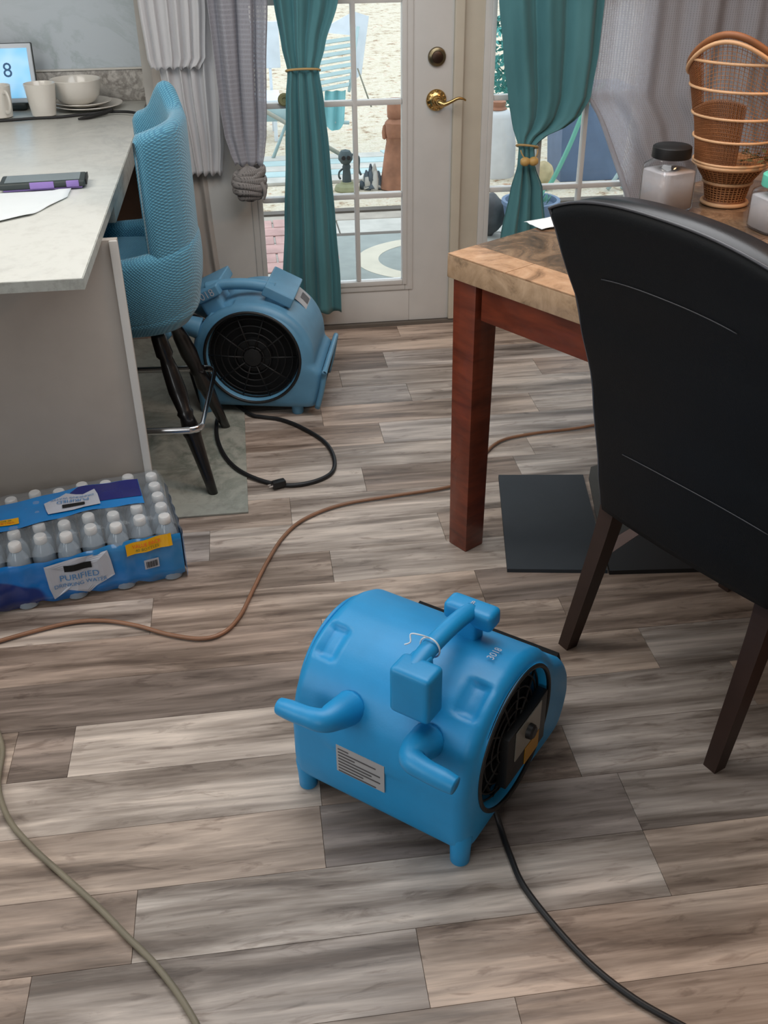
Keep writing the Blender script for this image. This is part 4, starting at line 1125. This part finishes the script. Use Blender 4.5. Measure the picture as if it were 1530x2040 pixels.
weave_surface('seat_basket_weave', conefn(.064, .097, .066, .112), 40, 7, .0016, M['wicker'], wc, closedu=True)
lathe('seat', [(.093, .110), (.093, .122), (.001, .124)], M['wicker'], (0, 0, 0), wc, 40)
def hoop(r, z, rr, m, a0=0, a1=2*PI, ry=None, tilt=0, nm='rattan_hoop'):
    closed_ = abs(a1-a0-2*PI) < 1e-6; n = 40
    P = [Vector((r*math.cos(lerp(a0, a1, k/n)), (ry or r)*math.sin(lerp(a0, a1, k/n)), z+tilt*math.cos(lerp(a0, a1, k/n)))) for k in range(n if closed_ else n+1)]
    v_, f_ = tube_geo(P, rr, 8, closed_); return link_mesh(nm, v_, f_, m, wc, True)
hoop(.062, .006, .006, M['wicker_light']); hoop(.066, .064, .005, M['wicker_light']); hoop(.100, .114, .0065, M['wicker_light'])
# back: outer side toward the viewer's left; a curved sheet opening to the right/front
def fanfn(u, v, d):
    deg = lerp(125, 350, u); a = math.radians(deg)
    top = .330+.125*math.exp(-((deg-225)/62)**2)
    r = .098+.050*v**1.3+d
    return (r*math.cos(a), r*math.sin(a), lerp(.118, top, v))
weave_surface('fan_back', fanfn, 44, 34, .0008, M['wicker'], wc)
def fanlo(u, v, d): return fanfn(lerp(.20, .56, u), lerp(0, .52, v), d+.003)
weave_surface('dense_panel', fanlo, 34, 34, .0016, M['wicker_dark'], wc)
def fanleft(u, v, d): return fanfn(lerp(.0, .30, u), lerp(.52, .98, v), d+.002)
weave_surface('dense_panel', fanleft, 22, 26, .0012, M['wicker_dark'], wc)
for zc in (.122, .185, .245, .315, .385):
    P = []
    for k in range(61):
        zt1 = fanfn(k/60, 1, 0)[2]
        if zt1 > zc: P.append(Vector(fanfn(k/60, (zc-.118)/(zt1-.118), .004)))
    v_, f_ = tube_geo(P, .0040, 8); link_mesh('rattan_hoop', v_, f_, M['wicker_light'], wc, True)
P = [Vector(fanfn(k/50, 1.0, 0)) for k in range(51)]; v_, f_ = tube_geo(P, .0085, 10); link_mesh('fan_rim', v_, f_, M['wicker_dark'], wc, True)
P = [Vector(fanfn(k/50, .95, .006)) for k in range(51)]; v_, f_ = tube_geo(P, .0060, 8); link_mesh('fan_rim', v_, f_, M['wicker_light'], wc, True)
for u in (0, 1):
    P = [Vector(fanfn(u, k/16, 0)) for k in range(17)]; v_, f_ = tube_geo(P, .007, 8); link_mesh('fan_rim', v_, f_, M['wicker'], wc, True)
# sprig of greenery lying in its seat
sg = empty('greenery_sprig', (1.40, 2.69, 1.003), 0, 'dull green leafy sprig lying on the seat of the wicker chair', 'greenery')
random.seed(7)
for k in range(26):
    a = random.uniform(0, 2*PI); l = random.uniform(.02, .035); c = Vector((random.uniform(-.05, .06), random.uniform(-.05, .03), random.uniform(.004, .035)))
    d = Vector((math.cos(a), math.sin(a), random.uniform(-.2, .5))).normalized(); n_ = d.cross(Vector((0, 0, 1))).normalized()
    link_mesh('leaf', [c, c+d*l*.45+n_*l*.28, c+d*l, c+d*l*.45-n_*l*.28, c+d*l*.5+Vector((0, 0, .003))], [(0, 1, 4), (1, 2, 4), (2, 3, 4), (3, 0, 4)], M['leaf'], sg, True)
tube('stem', [(-.06, 0, .004), (0, .0, .012), (.06, -.01, .010)], .002, M['leaf'], sg, 6)

# ------------------------------------------------------------------ mats under the table
def slab(nm, pts, z0, z1, m, label, cat, parent=None):
    n = len(pts); vs = [(x, y, z0) for x, y in pts]+[(x, y, z1) for x, y in pts]
    fs = [tuple(range(n, 2*n)), tuple(reversed(range(n)))]+[(i, (i+1) % n, n+(i+1) % n, n+i) for i in range(n)]
    o = link_mesh(nm, vs, fs, m, parent)
    if label: tag(o, label, cat)
    return o
slab('rubber_mat', [(.640, 2.262), (.918, 2.215), (1.012, 2.748), (.738, 2.788)], .0005, .012, M['mat'], 'dark slate rubber mat on the floor beside the table leg', 'mat')
em = empty('woven_mat', (.93, 2.3, 0), 0, 'grey woven mat with dusty pink edge band under the dining table', 'mat')
em2 = lambda p: [(x-.93, y-2.3) for x, y in p]
slab('mat_field', em2([(.945, 2.345), (1.13, 2.470), (1.52, 2.43), (1.46, 2.95), (1.055, 2.80), (1.028, 2.735)]), .001, .008, M['mat2'], None, None, em)
slab('edge_band', em2([(.938, 2.285), (1.13, 2.425), (1.52, 2.385), (1.52, 2.428), (1.13, 2.468), (.944, 2.342)]), .001, .009, M['mattrim'], None, None, em)
slab('rubber_mat', [(.922, 2.208), (1.30, 2.170), (1.42, 2.378), (1.13, 2.418), (.936, 2.278)], .0005, .014, M['black'], 'flat black rubber mat on the floor behind the chair leg', 'mat')

# ------------------------------------------------------------------ cords on the floor
tag(tube('amber_tubing', [(-.95, 2.10, .008), (-.82, 2.10, .008), (-.737, 2.145, .008), (-.577, 2.195, .008), (-.48, 2.195, .008), (-.39, 2.162, .008), (-.30, 2.11, .008), (-.217, 2.08, .008), (-.16, 2.095, .008), (-.115, 2.16, .008), (-.075, 2.28, .008), (-.035, 2.40, .008), (.02, 2.53, .008), (.09, 2.62, .008), (.209, 2.685, .008), (.38, 2.715, .008),
                           (.557, 2.741, .008), (.66, 2.80, .008), (.72, 2.93, .008), (.80, 3.025, .008), (.924, 3.062, .008), (1.149, 3.09, .008), (1.5, 3.2, .008)], .0054, M['orangecord']),
    'amber brown cord winding across the floor from the bottle pack to under the table', 'cord')
tag(tube('tan_cord', [(-.70, 1.86, .007), (-.655, 1.75, .007), (-.644, 1.64, .007), (-.605, 1.54, .007), (-.545, 1.458, .007), (-.47, 1.375, .007), (-.391, 1.288, .007), (-.335, 1.22, .007), (-.28, 1.155, .007), (-.23, 1.08, .007), (-.19, 1.00, .007), (-.16, .90, .007)], .0062, M['tancord']),
    'tan cord running down the lower left of the floor', 'cord')

# ------------------------------------------------------------------ outside
GZ = -.15
struct(box('ground', -12, 16, 6.65, 40, -.35, GZ, M['gravel']))
# nearer the door: low paved landing
tg = struct(box('terrace', -4, 6, 4.40, 6.64, -.35, -.18, M['deckwood']))
random.seed(21)
y = 4.42
for (y1, m) in ((4.95, 'paver'), (5.22, 'paver'), (5.98, 'paver'), (6.40, 'paver'), (6.62, 'deckwood')):
    x = -3.2+random.uniform(0, .3)
    while x < 5:
        nx = x+random.uniform(.55, .62) if m == 'paver' else x+1.4
        box('paving_slab', x+.004, nx-.004, y+.006, y1-.006, -.18, -.152, M[m], tg, .004, 1); x = nx
    y = y1
box('step_edge', -3, 5, 6.555, 6.635, -.151, -.139, M['darkwood'], tg)
# red bricks left
for r in range(6):
    for c in range(5):
        x = -.50+c*.18+(.09 if r % 2 else 0); yy = 5.42+r*.17
        box('brick', x+.004, x+.174, yy+.004, yy+.164, -.151, -.142+random.uniform(-.002, .003), M['brickred'], tg, .004, 1)
# scroll-pattern mat
om = empty('outdoor_mat', (.95, 5.62, -.150), 0, 'grey and cream outdoor mat with curved scroll pattern, outside the glass door', 'mat')
box('mat_field', -.52, .40, -.44, .42, 0, .008, M['matgrey'], om, .002)
box('mat_border', -.55, .42, .405, .46, 0, .009, M['darkwood'], om, .002)
def arc_band(nm, cx_, cy_, r0, r1, a0, a1, m, sx=1, z=.0085):
    n = 40; vs = []; fs = []
    for k in range(n+1):
        a = lerp(a0, a1, k/n)
        for r in (r0, r1): vs.append((cx_+r*math.cos(a)*sx, cy_+r*math.sin(a), z)); vs.append((cx_+r*math.cos(a)*sx, cy_+r*math.sin(a), z+.001))
    for k in range(n):
        b = k*4; fs += [(b+1, b+5, b+7, b+3), (b, b+2, b+6, b+4), (b, b+4, b+5, b+1), (b+2, b+3, b+7, b+6)]
    link_mesh(nm, vs, fs, m, om)
arc_band('scroll_band', .12, -.10, .30, .40, .5*PI+.35, 1.5*PI+.2, M['matcream'], 1.25)
arc_band('scroll_band', .10, -.28, .0, .14, 0, PI, M['matcream'], 1.7, .0096)
box('pattern_tab', -.05, .20, .26, .31, .0082, .0098, M['matcream'], om)
# boards lying on the gravel
bd = empty('timber_boards', (.7, 7.7, GZ), 0, 'pale timber boards lying on the gravel behind the garden ornaments', 'boards')
for i in range(5):
    bm = bmesh.new(); add_box(bm, -1.3, .42, -.38+i*.17, -.225+i*.17, .001, .024, .003, 1); finish('board', bm, M['outslat' if i % 2 else 'paver'], bd)
for i in range(3):
    bm = bmesh.new(); add_box(bm, .44+i*.09, .52+i*.09, -.5, .5, .001, .03, .003, 1, Matrix.Rotation(.18, 3, 'Z')); finish('board', bm, M['outslat'], bd)
# figurine post with round head
fg = empty('garden_figurine', (.68, 7.12, GZ), 0, 'weathered dark garden figurine with round head on a mossy base', 'figurine')
lathe('mossy_base', [(.085, 0), (.09, .01), (.08, .035), (.045, .05), (.04, .06)], M['moss'], (0, 0, 0), fg, 20)
lathe('figurine_post', [(.032, .055), (.030, .10), (.025, .14), (.030, .16), (.022, .18)], M['figdark'], (0, 0, 0), fg, 16)
lathe('round_head', [(.0, -.052), (.03, -.043), (.05, -.015), (.05, .012), (.032, .042), (0, .052)], M['figdark'], (-.005, 0, .225), fg, 18)
for s in (-1, 1): lathe('eye_disc', [(.016, 0), (.014, .006), (.001, .007)], M['black'], (-.005+s*.018, -.046, .228), fg, 12, (0, -1, 0))
tube('curved_arm', [(-.02, 0, .15), (-.05, -.01, .13), (-.055, -.01, .10), (-.045, 0, .08)], .007, M['figdark'], fg, 8)
tube('curved_arm', [(.04, 0, .24), (.085, 0, .22), (.085, 0, .14), (.10, 0, .10)], .008, M['figdark'], fg, 8)
# spiky driftwood
dw = empty('driftwood_clump', (.855, 7.13, GZ), 0, 'spiky grey driftwood clump between the figurine and the terracotta statue', 'driftwood')
random.seed(12)
for k in range(26):
    a = random.uniform(-.8, .8); x0 = random.uniform(-.065, .065); h = random.uniform(.7, 1.0)*.21*(1-abs(x0)/.095); a = x0*6
    tube('shard', [(x0*.8, random.uniform(-.04, .04), 0), (x0+a*.02, random.uniform(-.03, .03), h*.5), (x0+a*.05+.0, random.uniform(-.02, .02), h)], [.036, .026, .006], M['charrock'] if k % 4 else M['paver'], dw, 5, smooth_path=3)
# terracotta statue: stacked figure
ts = empty('terracotta_statue', (1.03, 7.12, GZ), 0, 'tall pale terracotta garden statue on the paving, right pane of the glass door', 'statue')
lathe('robe', [(.11, 0), (.125, .01), (.105, .10), (.085, .24), (.07, .32), (.078, .345)], M['terracotta'], (0, 0, 0), ts, 14)
lathe('torso', [(.055, .335), (.075, .345), (.085, .39), (.08, .44), (.05, .468)], M['terracotta'], (0, 0, 0), ts, 12)
lathe('head', [(.05, .465), (.058, .475), (.06, .52), (.058, .575), (.05, .59), (.001, .593)], M['terracotta'], (-.005, 0, 0), ts, 12)
lathe('ear', [(0.001, -.05), (.014, -.04), (.018, 0), (.01, .04), (.001, .05)], M['terracotta'], (-.085, -.01, .38), ts, 8)
# slatted folding chair with cloth beneath
fc = empty('folding_chair', (.72, 8.15, GZ), 0, 'pale aqua slatted folding chair with crossed legs outside the glass door', 'chair')
def at(x, y, z): return Vector((x-.72, y-8.15, z-GZ))
sl_a, sl_b, sl_c, sl_d = at(.60, 8.00, .36), at(.80, 8.00, .385), at(.90, 8.22, .72), at(.60, 8.22, .70)
for i in range(8):
    v0, v1 = i/8+.012, (i+.66)/8
    P = [lerp(sl_a, sl_d, v0), lerp(sl_b, sl_c, v0), lerp(sl_b, sl_c, v1), lerp(sl_a, sl_d, v1)]
    P[0] = P[0]+Vector((-.18, 0, -.03)); P[3] = P[3]+Vector((-.18, 0, -.03))
    th = Vector((0, .014, -.006)); vs = P+[p+th for p in P]
    link_mesh('slat', vs, [(0, 1, 2, 3), (7, 6, 5, 4), (0, 4, 5, 1), (1, 5, 6, 2), (2, 6, 7, 3), (3, 7, 4, 0)], M['outslat'], fc)
tube('side_rail', [at(.80, 8.0, .35), at(.905, 8.24, .76)], .012, M['outslat'], fc, 8, smooth_path=0)
tube('side_rail', [at(.42, 8.0, .30), at(.42, 8.24, .66)], .012, M['outslat'], fc, 8, smooth_path=0)
link_mesh('back_sheet', [at(.885, 8.26, .40), at(.93, 8.3, .42), at(1.0, 8.34, .82), at(.88, 8.3, .86), at(.60, 8.3, .73), at(.60, 8.27, .73), at(.885, 8.25, .7)], [(0, 1, 2, 3), (3, 4, 5, 6)], M['outwhite'], fc)
tube('crossed_leg', [at(.14, 8.0, .25), at(.79, 7.98, GZ+.012)], .016, M['taupe'], fc, 8, smooth_path=0)
tube('crossed_leg', [at(.80, 8.05, .12), at(.33, 8.05, GZ+.30), at(.20, 8.1, GZ+.01)], .014, M['outslat'], fc, 8, smooth_path=0)
tube('thin_leg', [at(.89, 8.2, .48), at(.99, 8.2, .20)], .006, M['taupe'], fc, 6, smooth_path=0)
box('crossbar', -.70, -.30, -.12, .0, .30, .40, M['outslat'], fc, .01)
grid('hanging_cloth', 24, 10, lambda u, v: at(lerp(.62, .78, u)-.02*v, 8.02+.02*math.sin(u*14), lerp(.355, .13-.06*math.sin(u*3), v)), M['tealfab'], fc)
# white resin lounger at the far left pane
wl_ = empty('white_lounger', (.06, 9.35, GZ), 0, 'white resin garden lounger at the left pane of the glass door', 'lounger')
bm = bmesh.new(); add_box(bm, -.45, .29, -.10, -.05, .50, .86, .01); finish('backrest', bm, M['outwhite'], wl_, True)
for x in (.12, .20): box('post', x-.012, x+.012, -.09, -.06, .30, .50, M['outwhite'], wl_, .003)
bm = bmesh.new(); add_box(bm, -.45, .26, -.60, -.10, .29, .33, .01); finish('seat', bm, M['outwhite'], wl_, True)
for x, y_ in ((-.40, -.55), (.20, -.55), (-.40, -.12), (.20, -.12)): box('leg', x-.015, x+.015, y_-.015, y_+.015, 0, .29, M['outwhite'], wl_, .003)
# seen through the right door
bs = empty('garden_bush', (2.15, 8.4, GZ), 0, 'blue-green bush behind the white sack, seen through the right door', 'bush')
random.seed(33); vs = []; fs = []
for k in range(1500):
    d = Vector((random.gauss(0, 1), random.gauss(0, 1), random.gauss(0, 1))).normalized()
    c = Vector((d.x*.36, d.y*.35, .62+d.z*.34)); n_ = Vector((random.gauss(0, 1), random.gauss(0, 1), random.gauss(0, 1))).normalized(); t_ = n_.cross(d).normalized()
    l = .035; b_ = len(vs); vs += [c-t_*l, c+n_*l*.4, c+t_*l, c-n_*l*.4]; fs.append((b_, b_+1, b_+2, b_+3))
o = link_mesh('foliage', vs, fs, M['tealbush'], bs); o['kind'] = 'stuff'
tube('trunk', [(0, 0, .001), (.02, 0, .3), (0, .02, .6)], .02, M['terracotta'], bs, 8)
sk = empty('white_sack', (1.80, 7.35, GZ), 0, 'tall white sack standing outside the right glass door', 'sack')
grid('sack_body', 28, 16, lambda u, v: ((.13-.03*v+.012*math.sin(6*PI*u+v*5))*math.cos(2*PI*u)*(1 if v < .97 else .5), (.12-.03*v)*math.sin(2*PI*u)*(1 if v < .97 else .5), v*.46+.001), M['sack'], sk)
lathe('sack_tie', [(.06, .455), (.065, .46), (.05, .475), (.055, .51), (.001, .50)], M['terracotta'], (-.01, 0, 0), sk, 14)
bn = empty('storage_bin', (2.42, 7.25, GZ), 0, 'slate blue storage bin seen through the right glass door', 'bin')
vs = []; 
for (hx_, hy_, z) in ((.22, .17, 0.001), (.25, .20, .55), (.265, .215, .56), (.265, .215, .585)):
    for (a, b) in ((-1, -1), (1, -1), (1, 1), (-1, 1)): vs.append((a*hx_, b*hy_, z))
fs = [(3, 2, 1, 0)]+[(i*4+k, i*4+(k+1) % 4, i*4+4+(k+1) % 4, i*4+4+k) for i in range(3) for k in range(4)]+[(12, 13, 14, 15)]
link_mesh('bin_body', vs, fs, M['bin'], bn)
box('bin_lid', -.275, .275, -.225, .225, .5855, .61, M['bin'], bn, .006)
tag(tube('garden_hose', [(2.02, 6.86, GZ+.014), (2.08, 6.88, GZ+.06), (2.20, 6.93, GZ+.28), (2.28, 6.97, GZ+.46), (2.36, 7.0, GZ+.60), (2.48, 7.15, GZ+.63)], .016, M['hose']), 'green hose draped over the slate blue bin outside', 'hose')
for i, (xa, xb) in enumerate(((2.45, 2.78), (2.55, 2.88))):
    tag(tube('metal_pole', [(xa, 6.78, GZ+.012), (xb, 6.92, GZ+.42)], .014, M['outslat'], smooth_path=0), ('left' if i == 0 else 'right')+' one of two pale poles leaning by the slate blue bin', 'pole', 'pale poles by the bin')
def rock(nm, loc, r, m, label, seed):
    def f(u, v):
        a = 2*PI*u; b = PI*(v-.5); d = Vector((math.cos(b)*math.cos(a), math.cos(b)*math.sin(a), math.sin(b)))
        k = 1+.35*noise.noise(d*1.6+Vector((seed, 0, 0))); return (d.x*r[0]*k, d.y*r[1]*k, r[2]*.8+d.z*r[2]*k*.8)
    o = grid(nm, 18, 12, f, m); o.location = loc; tag(o, label, 'rock'); return o
rock('garden_rock', (2.03, 7.0, GZ), (.10, .08, .10), M['tanrock'], 'tan rock left of the slate blue bin outside', 3)
rock('garden_rock', (1.42, 5.95, GZ+.01), (.11, .10, .14), M['greyrock'], 'dark grey rock low behind the right glass door, near its frame', 8)
pt = empty('planter_pot', (1.62, 5.75, -.150), 0, 'slate blue planter pot low outside the right glass door', 'planter')
lathe('pot_body', [(.11, 0), (.12, .01), (.16, .22), (.17, .23), (.17, .25), (.15, .25), (.14, .22), (.001, .21)], M['bin'], (0, 0, 0), pt, 24)
bs2 = empty('potted_foliage', (1.62, 5.75, .065), 0, 'small green leaves growing in the slate blue planter pot', 'plant')
random.seed(5)
for k in range(30):
    a = random.uniform(0, 2*PI); r_ = random.uniform(0, .10); c = Vector((r_*math.cos(a), r_*math.sin(a), .0)); h = random.uniform(.05, .12)
    d = Vector((math.cos(a)*.5, math.sin(a)*.5, 1)).normalized(); n_ = Vector((-math.sin(a), math.cos(a), 0))
    link_mesh('leaf', [c, c+d*h*.5+n_*.015, c+d*h, c+d*h*.5-n_*.015], [(0, 1, 2, 3)], M['hose'], bs2)
